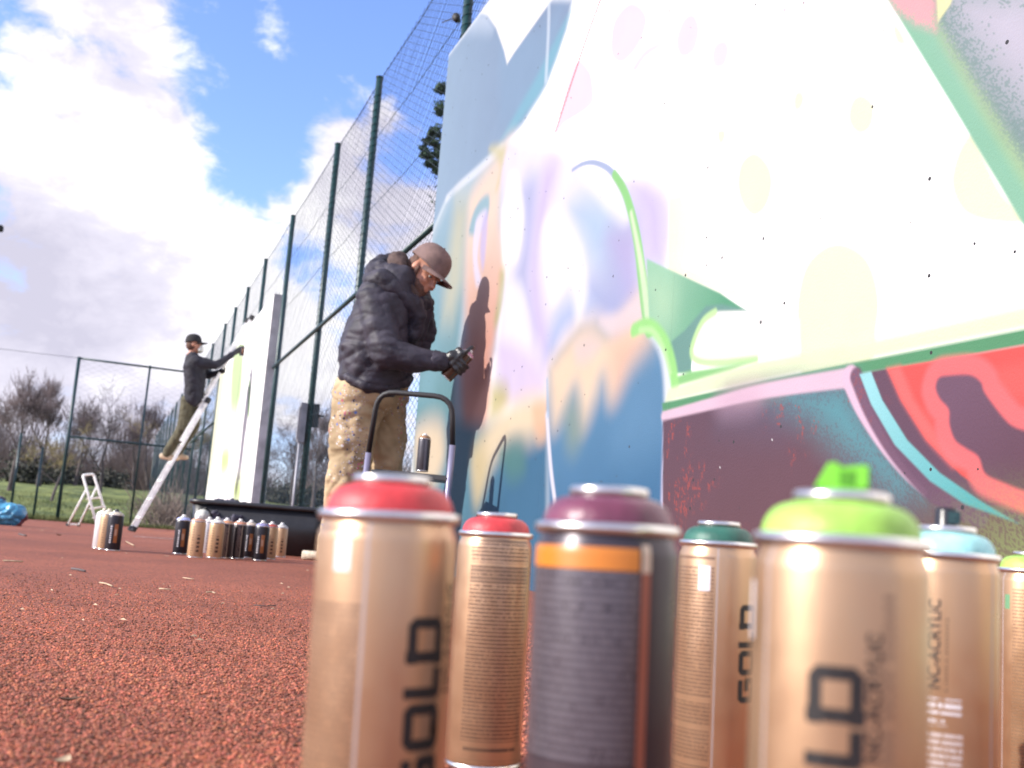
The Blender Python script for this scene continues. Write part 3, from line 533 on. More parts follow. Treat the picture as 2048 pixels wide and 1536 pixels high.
# ------------------------------------------------------------------ the tall ball-court fence
FX, FH = 1.77, 4.12
def chain_mesh(y0, y1, z0, z1, sp, r=0.0019, axis='y', x=FX, wob=0.0, seed=0, asp=0.5):
    """woven diamond mesh between two posts, as thin three-sided wires clipped to the bay"""
    rr = random.Random(seed); m = MB(); Lh = (y1-y0)*asp; Hh = z1-z0
    def wire(a, b):
        pts = []; a = (a[0]/asp, a[1]); b = (b[0]/asp, b[1])
        for t in ((0, 1) if not wob else (0, 0.33, 0.66, 1)):
            h, z = a[0]+(b[0]-a[0])*t, a[1]+(b[1]-a[1])*t
            o = 0 if t in (0, 1) else rr.uniform(-wob, wob)
            pts.append((x+o, y0+h, z0+z) if axis == 'y' else (y0+h, x+o, z0+z))
        m.tube(pts, r, 3, cap=False)
    k = -int(Hh/sp)-1
    while k*sp < Lh:
        s = k*sp
        a0 = max(0, -s); a1 = min(Hh, Lh-s)
        if a1 > a0: wire((s+a0, a0), (s+a1, a1)); wire((s+a0, Hh-a0), (s+a1, Hh-a1))
        k += 1
    return m
fence = empty('ball_court_fence', (FX, 0, 0)); tag(fence, 'tall dark green chain link fence on steel posts running away beside the court', 'fence')
posts = [-1.5, 1.2, 3.8, 6.27, 8.91, 10.75, 13.56, 16.2, 18.38, 20.3, 22.18]
posts = sorted(13.64 if abs(y-13.6) < 0.12 else y for y in posts)
while posts[-1] < 55: posts.append(posts[-1]+2.75)
def kid(o, par):
    o.parent = par; o.matrix_parent_inverse = Matrix.Translation(-par.location); return o
for i, y in enumerate(posts):
    b = MB(); zb = float(court_z(y))-0.05; ln_ = R_LEAN = 0.0
    b.tube([(FX, y, zb), (FX, y, FH+0.02)], 0.031 if y < 16 else 0.029, 12)
    b.tube([(FX, y, FH+0.02), (FX, y, FH+0.035)], 0.034, 12)
    if y < 13:                                   # lacing wire wound round the post
        b.tube([(FX+0.033*math.cos(a*1.0), y+0.033*math.sin(a*1.0), 0.3+a*0.0105) for a in np.arange(0, (FH-0.4)/0.0105, 0.7)], 0.0034, 4)
    kid(b.build('post', M['green_post'], None, True), fence)
ends = [y for y in posts]
for i in range(len(posts)-1):
    a, b = posts[i], posts[i+1]; mid = (a+b)/2
    z0 = 0.05 if not (b < 6.19+0.9 or (13.74 < mid < 20.6)) else 3.2
    z0 += float(court_z(mid)) if z0 < 1 else 0
    sp = 0.058 if a < 12 else (0.085 if a < 28 else 0.12)
    me = chain_mesh(a+0.02, b-0.02, z0, FH, sp, 0.0018 if a < 9 else (0.0016 if a < 12 else 0.0017), wob=0.004 if a < 14 else 0, seed=i)
    o = kid(me.build('chain_link_mesh', M['green_wire']), fence); o['kind'] = 'stuff'
rl = MB(); rl.tube([(FX-0.03, 6.19, 2.17), (FX-0.03, 13.74+0.0, 2.17)], 0.021, 10); kid(rl.build('rail', M['green_post'], None, True), fence)
rl = MB(); rl.tube([(FX-0.03, 20.6+0.05, 2.12), (FX-0.03, 28.2, 2.10)], 0.021, 8); kid(rl.build('rail', M['green_post'], None, True), fence)
for z in (FH-0.01, 3.55, 2.9, 1.3):
    w_ = MB(); z_ = z
    for i in range(len(posts)-1):
        a, b = posts[i], posts[i+1]
        if z < 3.2 and (b < 6.19+0.9 or 13.74 < (a+b)/2 < 20.6):
            if w_.v: kid(w_.build('tension_wire', M['green_wire']), fence); w_ = MB()
            continue
        w_.tube([(FX, a, z), (FX+0.004, (a+b)/2, z-0.025), (FX, b, z)], 0.0035 if z > 4 else 0.0025, 4)
    if w_.v: kid(w_.build('tension_wire', M['green_wire']), fence)
pb = 10.75
g = MB(); g.box((FX-0.10, pb-0.03, 1.02), (FX-0.032, pb+0.05, 1.42)); g.box((FX-0.112, pb-0.02, 1.05), (FX-0.10, pb+0.04, 1.38)); kid(g.build('lock_box', M['grey_box'], None, False, 0.006), fence)
g = MB(); g.box((FX+0.03, pb-0.05, 1.18), (FX+0.085, pb+0.0, 1.42)); g.tube([(FX+0.06, pb-0.06, 1.30), (FX+0.13, pb-0.06, 1.30)], 0.012, 8); kid(g.build('latch', M['rubber'], None, False, 0.004), fence)
g = MB(); g.tube([(FX-0.075, pb, 0), (FX-0.075, pb, 1.02)], 0.013, 10); kid(g.build('gate_pole', M['pole_grey'], None, True), fence)
cl_ = MB(); q = Vector(((1.7700,6.5399,3.6291))); cl_.tube([q+Vector((0, 0.05, 0.03)), q, q+Vector((0, -0.04, -0.04))], [0.012, 0.03, 0.022], 8); cl_.tube([q+Vector((0, 0, 0.0)), q+Vector((0, 0.35, 0.12))], 0.004, 4)
kid(cl_.build('wire_tensioner', M['rubber'], None, True), fence)
# end fence across the far side of the court
EY = 28.3; ez = float(court_z(EY)); fe = empty('end_fence', (0, EY, 0)); tag(fe, 'thin green end fence with top and middle rail across the far side of the court', 'fence')
ex = [-1.12, 0.55, 1.72]
for x in ex[:2]:
    b = MB(); b.tube([(x, EY, ez-0.05), (x, EY, 3.93)], 0.042 if x < -1 else 0.026, 10); kid(b.build('post', M['green_post'], None, True), fe)
for z in (3.90, 1.96):
    b = MB(); b.tube([(ex[0], EY, z), (1.76, EY, z-0.02)], 0.026, 8); kid(b.build('rail', M['green_post'], None, True), fe)
for a, b_ in ((-1.1, 0.54), (0.56, 1.74)):
    o = kid(chain_mesh(a, b_, ez, 3.88, 0.13, 0.0013, 'x', EY).build('chain_link_mesh', M['green_wire']), fe); o['kind'] = 'stuff'
b = MB(); b.tube([(ex[0], EY, 3.9), (-6, EY, 3.88), (-12, EY, 3.9)], 0.006, 4); kid(b.build('tension_wire', M['green_wire']), fe)
b = MB(); b.tube([(-12, EY, ez), (-12, EY, 3.95)], 0.04, 8); kid(b.build('post', M['green_post'], None, True), fe)
# low fence posts left of the corner post
lf = empty('low_fence', (0, EY+1.2, 0)); tag(lf, 'low thin green fence posts standing in the grass left of the tall corner post', 'fence')
for x in (-6.2, -4.2, -2.26, -1.72):
    b = MB(); zz = float(terrain_z(x, EY+1.2)); b.tube([(x, EY+1.2, zz-0.1), (x, EY+1.2, 2.0 if x != -1.72 else 1.7)], 0.03, 8); kid(b.build('post', M['green_post'], None, True), lf)
o = kid(chain_mesh(-6.2, -2.26, 0.05, 1.9, 0.16, 0.0011, 'x', EY+1.2).build('chain_link_mesh', M['green_wire']), lf); o['kind'] = 'stuff'

# ------------------------------------------------------------------ bare trees, hedges, scrub
def make_tree(seed, h, spread, levels=6, up_=0.55, first=0.28, twig_r=0.016, forks=2):
    rr = random.Random(seed); tk, cr = MB(), MB()
    def grow(p, d, L, r, lv):
        n_ = 3 if lv < 3 else 2; pts, rs = [p], [r]; q = Vector(p); dd = Vector(d)
        for i in range(n_):
            dd = (dd + Vector((rr.gauss(0, .10), rr.gauss(0, .10), rr.gauss(0, .06)+0.05*lv*up_))).normalized(); q = q + dd*L/n_; pts.append(q.copy()); rs.append(max(twig_r*0.5, r*(1-0.40*(i+1)/n_)))
        (tk if lv <= 2 else cr).tube(pts, rs, 7 if lv == 0 else (5 if lv <= 2 else 3), cap=False)
        if lv >= levels: return
        k = forks + (1 if lv >= 1 else 0) + (1 if lv >= 2 and rr.random() < 0.6 else 0)
        for j in range(k):
            t = rr.uniform(0.55, 1.0) if lv else rr.uniform(first/(first+0.1), 1.0)
            b = pts[-1] if j == 0 else pts[max(1, int(t*n_))]
            ax = Vector((rr.gauss(0, 1), rr.gauss(0, 1), rr.gauss(0, .35))).normalized()
            nd = (dd*(1.0 if j == 0 else up_) + ax*spread*(0.45 if j == 0 else 1.0)).normalized()
            grow(b, nd, L*rr.uniform(0.62, 0.85)*(1.0 if lv else 0.95), rs[-1]*(0.85 if j == 0 else 0.62), lv+1)
    grow(Vector((0, 0, -0.3)), Vector((rr.gauss(0, .03), rr.gauss(0, .03), 1)), h*first+0.3, h*0.017, 0)
    return tk.mesh('trunk', True), cr.mesh('crown')
TM = [make_tree(11, 9, 0.62), make_tree(23, 9.5, 0.55, 7, 0.7, 0.24, 0.013), make_tree(37, 8.5, 0.8, 6, 0.5, 0.3), make_tree(53, 10, 0.45, 7, 0.85, 0.22, 0.013)]
def tree(px, py, v, s, rz, label, twig='twig', group='bare trees beyond the court'):
    z = float(terrain_z(px, py)); t = empty('bare_tree', (px, py, z), rz); t.scale = (s, s, s); tag(t, label, 'tree', group)
    link('trunk', TM[v][0], M['bark'], t)
    me = TM[v][1]
    if twig != 'twig': me = me.copy(); me.materials.clear(); me.materials.append(M[twig])
    link('crown', me, M['twig'], t)
for me in TM: me[0].materials.append(M['bark']); me[1].materials.append(M['twig'])
def tree_h(px, py, v, h, rz, label, twig): tree(px, py, v, h/TH[v], rz, label, twig)
TH = [max(max(q.co.z for q in a.vertices), max(q.co.z for q in b_.vertices)) for a, b_ in TM]
tree_h(-4.01, 50.0, 1, 5.43, 0.00, 'tall twiggy bare tree at the far left, top level with the fence rail', 'twig')
tree_h(-3.12, 54.0, 3, 5.49, 1.70, 'slim bare tree just right of the far left tree', 'twig')
tree_h(-2.12, 46.0, 2, 3.61, 3.40, 'low wide bare tree left of the tall corner fence post', 'twig_bud')
tree_h(-0.42, 50.0, 0, 5.40, 5.10, 'bare tree with forked trunk framed by the end fence behind the step ladder', 'twig')
tree_h(-1.72, 58.0, 1, 4.68, 6.80, 'small bare tree right behind the tall corner fence post', 'twig')
tree_h(2.57, 56.0, 2, 6.36, 8.50, 'bare tree with pale yellow buds left of the man on the ladder', 'twig_bud')
tree_h(1.05, 58.0, 0, 4.89, 10.20, 'short bare tree between the forked tree and the budding tree', 'twig')
tree_h(2.00, 64.0, 3, 5.69, 11.90, 'slender bare tree far behind the budding tree', 'twig')
tree_h(5.09, 62.0, 1, 4.50, 13.60, 'bare tree mostly hidden by the ladder and the half painted wall', 'twig')
tree_h(9.08, 58.0, 0, 5.59, 15.30, 'bare tree seen through the fence left of the lock box post', 'twig')
tree_h(7.38, 42.0, 3, 5.12, 17.00, 'slim dark bare tree right of the lock box post', 'twig')
tree_h(9.05, 66.0, 2, 4.63, 18.70, 'bare tree seen through the mesh beside the end of the half painted wall', 'twig')
tree_h(-6.27, 55.0, 0, 4.57, 20.40, 'bare tree just outside the left edge of the picture', 'twig')
tree_h(12.50, 60.0, 1, 5.96, 22.10, 'bare tree behind the legs of the bent painter', 'twig')
tree_h(15.47, 64.0, 2, 4.90, 23.80, 'low bare tree behind the mesh right of the beige trousers', 'twig')
# thicket that closes the top of the bank
def scrub_mesh(name, n_, box, h, r, seed, lean=0.35):
    g = np.random.default_rng(seed); x = g.uniform(box[0], box[1], n_); y = g.uniform(box[2], box[3], n_); z = terrain_z(x, y) - 0.05
    hh = g.uniform(0.25, 1.0, n_)*h*(0.62+0.5*np.sin(x*0.37+1.1)*np.sin(x*0.11+0.4)+0.25*np.sin(x*1.7)); hh = np.clip(hh, 0.3, None)
    a = g.random(n_)*6.28; ln_ = g.normal(0, lean, n_)*hh; z = z + g.uniform(0, 0.5, n_)*hh*0.6
    b0 = np.stack([x, y, z], -1); tp = np.stack([x+ln_*np.cos(a), y+ln_*np.sin(a), z+hh*0.7], -1)
    V = [];
    for k in range(3):
        c = 2.094*k; V.append(b0 + r*np.array([math.cos(c), math.sin(c), 0]))
    for k in range(3):
        c = 2.094*k; V.append(tp + r*0.35*np.array([math.cos(c), math.sin(c), 0]))
    v = np.stack(V, 1).reshape(-1, 3); f = np.array([[0, 1, 4, 3], [1, 2, 5, 4], [2, 0, 3, 5]])[None] + 6*np.arange(n_)[:, None, None]
    return np_mesh(name, v, f.reshape(-1, 4))
th_ = link('thicket', scrub_mesh('thicket', 20000, (-26, 46, 64, 74), 4.6, 0.018, 5), M['scrub']); tag(th_, 'brown leafless thicket closing off the top of the grass bank', 'thicket', kind='stuff')
th2 = link('far_wood', scrub_mesh('far_wood', 16000, (-45, 70, 88, 100), 8.5, 0.028, 6), M['twig']); tag(th2, 'hazy band of distant bare woodland behind the thicket', 'wood', kind='stuff')
def leaf_cloud(n_, rad, seed, size, top=1.0):
    g = np.random.default_rng(seed); d = g.normal(size=(n_, 3)); d /= np.linalg.norm(d, axis=1)[:, None]
    lump = 0.75+0.35*np.sin(d[:, 0]*5+seed)*np.sin(d[:, 1]*6+1)+0.2*np.sin(d[:, 2]*9)
    c = d*(g.random(n_)**0.45)[:, None]*lump[:, None]*np.array(rad); c[:, 2] = np.abs(c[:, 2])*top + 0.05
    a = g.normal(size=(n_, 3)); a /= np.linalg.norm(a, axis=1)[:, None]; b = np.cross(a, g.normal(size=(n_, 3))); b /= np.linalg.norm(b, axis=1)[:, None]
    s = g.uniform(0.6, 1.3, (n_, 1))*size
    v = np.stack([c-a*s-b*s*0.5, c+a*s-b*s*0.5, c+a*s*0.6+b*s*0.7, c-a*s*0.6+b*s*0.5], 1).reshape(-1, 3)
    return v
def bush(px, py, rad, seed, label, m='ever', size=0.09, n_=1500, name='evergreen_bush', grp='dark bushes under the bare trees'):
    z = float(terrain_z(px, py)); t = empty(name, (px, py, z)); tag(t, label, 'bush', grp)
    v = leaf_cloud(n_, rad, seed, size); link('foliage', np_mesh('foliage', v, np.arange(len(v)).reshape(-1, 4)), M[m], t)
    b = MB(); rr = random.Random(seed)
    for k in range(5): b.tube([(0, 0, -0.2), (rr.uniform(-.3, .3)*rad[0], rr.uniform(-.3, .3)*rad[1], rad[2]*0.7)], [0.05, 0.015], 5)
    b.build('stems', M['bark'], t)
bush(-3.87, 58.0, (1.7, 1.2, 1.7), 3, 'dark evergreen bush low behind the far left trees')
bush(-2.30, 60.0, (1.1, 1.2, 1.1), 4, 'dark bush left of the end fence post')
bush(-0.04, 60.0, (1.3, 1.2, 1.0), 5, 'dark bush behind the white step ladder')
bush(9.03, 60.0, (1.6, 1.2, 1.3), 6, 'dark bush seen through the fence beside the half painted wall')
bush(11.00, 61.0, (1.6, 1.2, 1.4), 7, 'dark bush seen behind the beige trousers')
bush(12.92, 62.0, (2.0, 1.2, 1.5), 8, 'dark bush hidden behind the bent painter')
bush(4.66, 26.0, (0.30, 0.3, 0.45), 31, 'small fresh green leafy shrub behind the fence beside the beige trousers', 'bright_leaf', 0.05, 260, 'leafy_shrub', 'leafy shrubs')
# dry brushwood just outside the fence corner
def brush(px, py, n_, h, w, seed, label, m='scrub'):
    rr = random.Random(seed); b = MB(); z = float(terrain_z(px, py))
    for k in range(n_):
        x, y = rr.gauss(0, w*0.35), rr.gauss(0, w*0.3); d = Vector((rr.gauss(0, .45), rr.gauss(0, .3), 1)).normalized(); L = h*rr.uniform(0.45, 1.05)
        p0 = Vector((x, y, -0.05)); p1 = p0 + d*L*0.55; p2 = p1 + (d+Vector((rr.gauss(0, .4), rr.gauss(0, .4), -0.15))).normalized()*L*0.45
        b.tube([p0, p1, p2], [0.010, 0.007, 0.003], 3, cap=False)
        for q in range(4):
            s = p0.lerp(p1, rr.uniform(.4, 1)); b.tube([s, s+Vector((rr.gauss(0, .3), rr.gauss(0, .3), rr.uniform(.05, .4)))*h*0.4], [0.005, 0.002], 3, cap=False)
    t = empty('dry_shrub', (px, py, z)); tag(t, label, 'shrub', 'leafless shrubs along the fence'); b.build('stems', M[m], t)
brush(1.47, 29.3, 150, 1.55, 1.0, 3, 'leafless brown shrub at the court edge right of the ladder foot')
brush(2.01, 30.0, 90, 1.2, 0.9, 4, 'thin leafless shrub behind the end fence beside the white wall')
# conifer tip showing behind the fence beside the wall
pt = empty('pine_tree', (3.9333,14.2063,3.3264)); pt.location.z = float(terrain_z(pt.location.x, pt.location.y)); tag(pt, 'dark pine tree peeking out behind the fence beside the wall', 'tree')
b = MB(); b.tube([(0.9, 0, -0.3), (0.9, 0, 6.8)], [0.16, 0.03], 8); b.build('trunk', M['bark'], pt, True)
nd = MB(); rr = random.Random(8); vs = []
pine_tufts = [(-0.257, 5.883, 0.1, 0.1, 0.0), (-0.304, 5.747, 0.11, 0.1, 0.0), (-0.344, 5.538, 0.1, 0.12, 0.0), (-0.26, 5.422, 0.11, 0.1, 0.0), (-0.396, 5.616, 0.06, 0.06, 0.0), (-0.149, 5.667, 0.14, 0.3, 0.0), (-0.187, 6.258, 0.1, 0.22, 0.0), (-0.191, 6.559, 0.12, 0.14, 0.0), (-0.134, 5.335, 0.1, 0.08, 0.0), (0.009, 5.999, 0.3, 0.6, 0.0), (0.202, 5.514, 0.4, 0.6, 0.0), (0.099, 4.973, 0.35, 0.5, 0.0)]
g_ = np.random.default_rng(2)
for (cx, cz, rx, rz_, cy) in pine_tufts:
    v = leaf_cloud(700, (rx*1.1, rx*1.1, rz_*1.1), int(cz*10), 0.022); v[:, 2] -= rz_*0.5; v += np.array([cx, cy, cz]); vs.append(v)
    b_ = MB()
v = np.concatenate(vs); link('crown', np_mesh('crown', v, np.arange(len(v)).reshape(-1, 4)), M['pine'], pt)
b = MB()
for (cx, cz, rx, rz_, cy) in pine_tufts: b.tube([(0.9, 0, cz-0.25), (cx, cy, cz)], [0.035, 0.012], 5)
b.build('branches', M['bark'], pt)
# floodlight whose head just enters the picture on the left
fl = empty('floodlight_mast', (-6.1, 24.0, -0.1)); tag(fl, 'dark floodlight head at the left edge of the picture high above the grass', 'floodlight')
q = Vector((-3.0618,25.9461,6.2887)) - fl.location
b = MB(); b.tube([(q.x-0.9, q.y, 0), (q.x-0.9, q.y, q.z+0.1)], [0.06, 0.045], 10); b.tube([(q.x-0.9, q.y, q.z+0.1), (q.x-0.05, q.y, q.z)], 0.025, 8); b.build('mast', M['green_post'], fl, True)
b = MB(); b.box((q.x-0.10, q.y-0.10, q.z-0.08), (q.x+0.11, q.y+0.10, q.z+0.05)); b.build('lamp_head', M['rubber'], fl, False, 0.02)
# ------------------------------------------------------------------ organic bodies: overlapping blobs fused by a voxel remesh
_bench = bpy.data.scenes.new('workbench'); _tmp = _bench.collection      # a scene of its own, so that only the piece in work is evaluated
def bench_graph():
    vl = _bench.view_layers[0]; vl.update(); return vl.depsgraph
def ell(bm, c, rad, ax=None):
    r = bmesh.ops.create_icosphere(bm, subdivisions=2, radius=1.0); c = Vector(c)
    B = Matrix.Identity(3) if ax is None else ax
    for v in r['verts']: v.co = c + B @ Vector((v.co.x*rad[0], v.co.y*rad[1], v.co.z*rad[2]))
def limb(bm, pts, flat=None):
    """chain of spheres along (point, radius) pairs"""
    for (a, ra), (b, rb) in zip(pts[:-1], pts[1:]):
        a, b = Vector(a), Vector(b); L = (b-a).length; k = max(2, int(L/(min(ra, rb)*0.42))+1)
        for i in range(k+1):
            t = i/k; ell(bm, a.lerp(b, t), (ra*(1-t)+rb*t,)*3)
def organic(name, fn, voxel, sm, matl, parent=None, fold=0.0, fscale=9.0, stretch=(1, 1, 1), seed=0.0):
    bm = bmesh.new(); fn(bm); me = bpy.data.meshes.new(name); bm.to_mesh(me); bm.free()
    o = bpy.data.objects.new('blank', me); _tmp.objects.link(o)
    m = o.modifiers.new('remesh', 'REMESH'); m.mode = 'VOXEL'; m.voxel_size = voxel; m.use_smooth_shade = True
    s = o.modifiers.new('smooth', 'SMOOTH'); s.factor = 0.5; s.iterations = sm
    dg = bench_graph(); me2 = bpy.data.meshes.new_from_object(o.evaluated_get(dg)); me2.name = name
    bpy.data.objects.remove(o)
    if fold:
        src = [(v.co.copy(), v.normal.copy()) for v in me2.vertices]; out = []
        for co, no in src:
            q = Vector((co.x*stretch[0], co.y*stretch[1], co.z*stretch[2]))*fscale + Vector((seed, seed*2, 0))
            w = Vector((mnoise.noise(q*0.7+Vector((9, 0, 0))), mnoise.noise(q*0.7+Vector((0, 7, 0))), mnoise.noise(q*0.7)))*0.6
            d = 1.15*abs(mnoise.noise(q+w))**0.65 + 0.6*abs(mnoise.noise(q*2.2+w))**0.7 + 0.35*mnoise.noise(q*0.5) - 0.55
            out += list(co + no*d*fold)
        me2.vertices.foreach_set('co', out)
    me2.polygons.foreach_set('use_smooth', [True]*len(me2.polygons)); me2.update()
    me2.materials.clear(); return link(name, me2, matl, parent)
RT = Vector((math.cos(YAW), -math.sin(YAW), 0)); AW = Vector((math.sin(YAW), math.cos(YAW), 0)); UP = Vector((0, 0, 1))
def frame(fwd, upv):
    """columns: forward, left, up of a head or a hand"""
    f = Vector(fwd).normalized(); u = Vector(upv); u = (u - f*u.dot(f)).normalized(); l = u.cross(f)
    return Matrix((f, l, u)).transposed()
def cam_dir(r, u, a): return (RT*r + UP*u + AW*a)

def head_parts(bm, c, B, s=1.0, jaw=True):
    g = lambda x, y, z: c + B @ Vector((x, y, z))*s
    ell(bm, g(-0.008, 0, 0.025), (0.098*s, 0.077*s, 0.098*s), B); ell(bm, g(0.028, 0, -0.045), (0.066*s, 0.060*s, 0.075*s), B)
    ell(bm, g(0.062, 0, -0.092), (0.026*s, 0.028*s, 0.022*s), B)                       # chin
    limb(bm, [(g(0.090, 0, 0.012), 0.010*s), (g(0.112, 0, -0.025), 0.016*s)])          # nose
    for q in (-1, 1):
        ell(bm, g(0.086, 0.030*q, 0.026), (0.012*s, 0.022*s, 0.008*s), B)              # brow
        ell(bm, g(0.076, 0.040*q, -0.030), (0.016*s, 0.020*s, 0.018*s), B)             # cheek
        ell(bm, g(-0.008, 0.080*q, -0.008), (0.020*s, 0.009*s, 0.032*s), B)            # ear
    ell(bm, g(0.092, 0, -0.058), (0.010*s, 0.022*s, 0.006*s), B); ell(bm, g(0.089, 0, -0.068), (0.010*s, 0.020*s, 0.006*s), B)   # lips
def eyes(parent, c, B, s, name='eye'):
    for q in (-1, 1):
        m = MB(); cc = c + B @ Vector((0.074, 0.031*q, 0.004))*s
        m.lathe([(0.0001, -0.009*s)]+[(0.0075*s*math.cos(a), 0.0075*s*math.sin(a)) for a in np.linspace(-1.4, 1.4, 7)]+[(0.0001, 0.009*s)], 10, cc); m.build(name, M['eye_white'], parent, True)
        m = MB(); m.lathe([(0.0001, -0.005*s)]+[(0.005*s*math.cos(a), 0.005*s*math.sin(a)) for a in np.linspace(-1.4, 1.4, 5)]+[(0.0001, 0.005*s)], 8, cc + B @ Vector((0.008, 0, 0))*s); m.build('iris', M['rubber'], parent, True)
def make_cap(parent, c, B, s, matl, brim_len=0.078):
    g = lambda x, y, z: c + B @ Vector((x, y, z))*s
    m = MB(); n_, k_ = 28, 9
    rows = []
    for i in range(k_+1):
        a = (math.pi/2)*i/k_; row = []
        for j in range(n_):
            t = 2*math.pi*j/n_; seam = 1-0.018*max(0, 1-abs(((t/(math.pi/3)) % 1)-0.0)*14)
            x = -0.008+0.110*math.cos(t)*math.cos(a)**0.75*seam; y = 0.089*math.sin(t)*math.cos(a)**0.75*seam; z = 0.028+0.112*math.sin(a)**0.9
            row.append(g(x, y, z))
        rows.append(row)
    vs = [p for r in rows for p in r]; fs = []
    for i in range(k_):
        for j in range(n_): fs.append((i*n_+j, i*n_+(j+1) % n_, (i+1)*n_+(j+1) % n_, (i+1)*n_+j))
    m.add(vs, fs); m.tube([g(-0.008+0.110*math.cos(t), 0.089*math.sin(t), 0.028) for t in np.linspace(0, 2*math.pi, 28, endpoint=False)], 0.004*s, 6, closed=True)
    hat = m.build('cap', matl, parent, True)
    m = MB(); top, bot = [], []
    for i in range(7):
        u = i/6
        for j in range(13):
            v = -1+2*j/12; th = v*1.15
            x0, y0 = -0.008+0.109*math.cos(th), 0.088*math.sin(th); ext = brim_len*(1-abs(v)**2.6)*u
            z = 0.030-0.020*(v*v) - 0.006*u - 0.012*u*v*v
            top.append(g(x0+ext, y0*(1-0.06*u), z+0.003)); bot.append(g(x0+ext, y0*(1-0.06*u), z-0.002))
    F = []
    for i in range(6):
        for j in range(12): F.append((i*13+j, (i+1)*13+j, (i+1)*13+j+1, i*13+j+1))
    m.add(top, F); m.add(bot, [tuple(reversed(f)) for f in F])
    e_ = [6*13+j for j in range(13)]; b0 = 91
    m.add([], [(e_[j], b0+e_[j], b0+e_[j+1], e_[j+1]) for j in range(12)]) if False else None
    m.f += [(e_[j], 91+e_[j], 91+e_[j+1], e_[j+1]) for j in range(12)]
    m.build('cap_brim', matl, hat, True)
    m = MB(); m.lathe([(0.0001, 0.006*s), (0.006*s, 0.004*s), (0.008*s, 0)], 10, g(-0.008, 0, 0.139)); m.build('cap_button', matl, hat, True)
    return hat
def grip_hand(bm, a, out, c, rad, s=1.0, index_up=True, L=0.17):
    """a hand closed round a can: a = can axis towards its nozzle, out = direction from the can to the palm, c = point on the axis under the palm"""
    a = Vector(a).normalized(); o = (Vector(out) - a*Vector(out).dot(a)).normalized(); t = a.cross(o)
    g = lambda ang, h, r: c + (o*math.cos(ang) + t*math.sin(ang))*r + a*h
    pr = rad+0.016*s
    for h in np.linspace(-0.035, 0.035, 5): limb(bm, [(g(-0.55, h*s, pr), 0.015*s), (g(0.0, h*s, pr+0.004), 0.018*s), (g(0.55, h*s, pr), 0.016*s)])
    lens = [0.96, 1.0, 0.95, 0.80]
    for i in range(4):
        h = (0.034-0.023*i)*s
        if i == 0 and index_up:                                    # index finger reaches over the top to press the nozzle
            limb(bm, [(g(0.55, h, pr), 0.0125*s), (g(0.75, h+0.030*s, pr*1.0), 0.0115*s), (g(0.7, h+0.056*s, pr*0.70), 0.0105*s), (g(0.3, h+0.058*s, pr*0.14), 0.0095*s)])
        else:
            e = 0.6+2.1*lens[i]; limb(bm, [(g(0.55, h, pr), 0.0125*s), (g(0.6+(e-0.6)*.38, h-0.002, pr+0.003), 0.0115*s), (g(0.6+(e-0.6)*.72, h-0.004, rad+0.011*s), 0.0105*s), (g(e, h-0.005, rad+0.010*s), 0.0092*s)])
    limb(bm, [(g(-0.55, -0.012*s, pr), 0.015*s), (g(-1.2, 0.016*s, pr), 0.0135*s), (g(-1.85, 0.032*s, rad+0.012*s), 0.0115*s), (g(-2.3, 0.036*s, rad+0.010*s), 0.010*s)])
    return g

# ------------------------------------------------------------------ the painter bending to the mural
Z1 = 5.35
hc = Vector((1.3329,5.1095,1.4923)); HB = frame(cam_dir(0.66, -0.58, -0.46), cam_dir(0.52, 0.85, 0.0))
can_top, can_bot = Vector((1.5408,4.9155,1.0740)), Vector((1.4524,4.9663,0.9555)); ca_ = (can_top-can_bot).normalized(); grip = can_bot.lerp(can_top, 0.66)
pout = cam_dir(-0.75, 0.25, -0.55)
pr_ = None
def body1(bm):
    head_parts(bm, hc, HB, 0.98)
    limb(bm, [(hc + HB @ Vector((-0.02, 0, -0.06)), 0.056), (Vector((1.2625,5.1730,1.4555)), 0.062)])
    limb(bm, [(Vector((1.2625,5.1730,1.4555)), 0.07), (Vector((1.2112,5.2082,1.3508)), 0.12), (Vector((1.1739,5.2500,1.1719)), 0.125), (Vector((1.1608,5.2867,0.9698)), 0.125)])
    limb(bm, [(Vector((1.1171,5.0955,1.3202)), 0.055), (Vector((1.1673,5.0105,1.0496)), 0.042), (Vector((1.4123,4.9476,1.0293)), 0.028), (Vector((1.4602,4.9402,1.0346)), 0.026)])
    limb(bm, [(Vector((1.3330,5.3116,1.3837)), 0.055), (Vector((1.4194,5.3448,1.2479)), 0.042), (Vector((1.3944,5.2889,1.1145)), 0.028), (Vector((1.3726,5.2576,1.0838)), 0.032)])
    limb(bm, [(Vector((1.1009,5.2347,0.8852)), 0.085), (Vector((1.0709,5.2648,0.4925)), 0.06), (Vector((1.0748,5.3726,0.0737)), 0.042)])
    limb(bm, [(Vector((1.2586,5.3468,0.9167)), 0.085), (Vector((1.3175,5.4106,0.5220)), 0.06), (Vector((1.3405,5.4689,0.1014)), 0.042)])
man = organic('person', body1, 0.009, 4, M['skin']); tag(man, 'bent painter in black hooded jacket, brown cap and spattered beige trousers spraying the wall', 'person')
eyes(man, hc, HB, 0.98)
def beard(bm):
    g = lambda x, y, z: hc + HB @ Vector((x, y, z))*0.98
    ell(bm, g(0.036, 0, -0.070), (0.060, 0.063, 0.054), HB); ell(bm, g(0.070, 0, -0.096), (0.024, 0.030, 0.022), HB)
    for q in (-1, 1): limb(bm, [(g(0.012, 0.070*q, 0.0), 0.012), (g(0.015, 0.064*q, -0.05), 0.016)])
organic('beard', beard, 0.006, 3, M['beard'], man, 0.003, 90)
def hair(bm):
    g = lambda x, y, z: hc + HB @ Vector((x, y, z))*0.98
    ell(bm, g(-0.030, 0, 0.005), (0.082, 0.081, 0.078), HB)
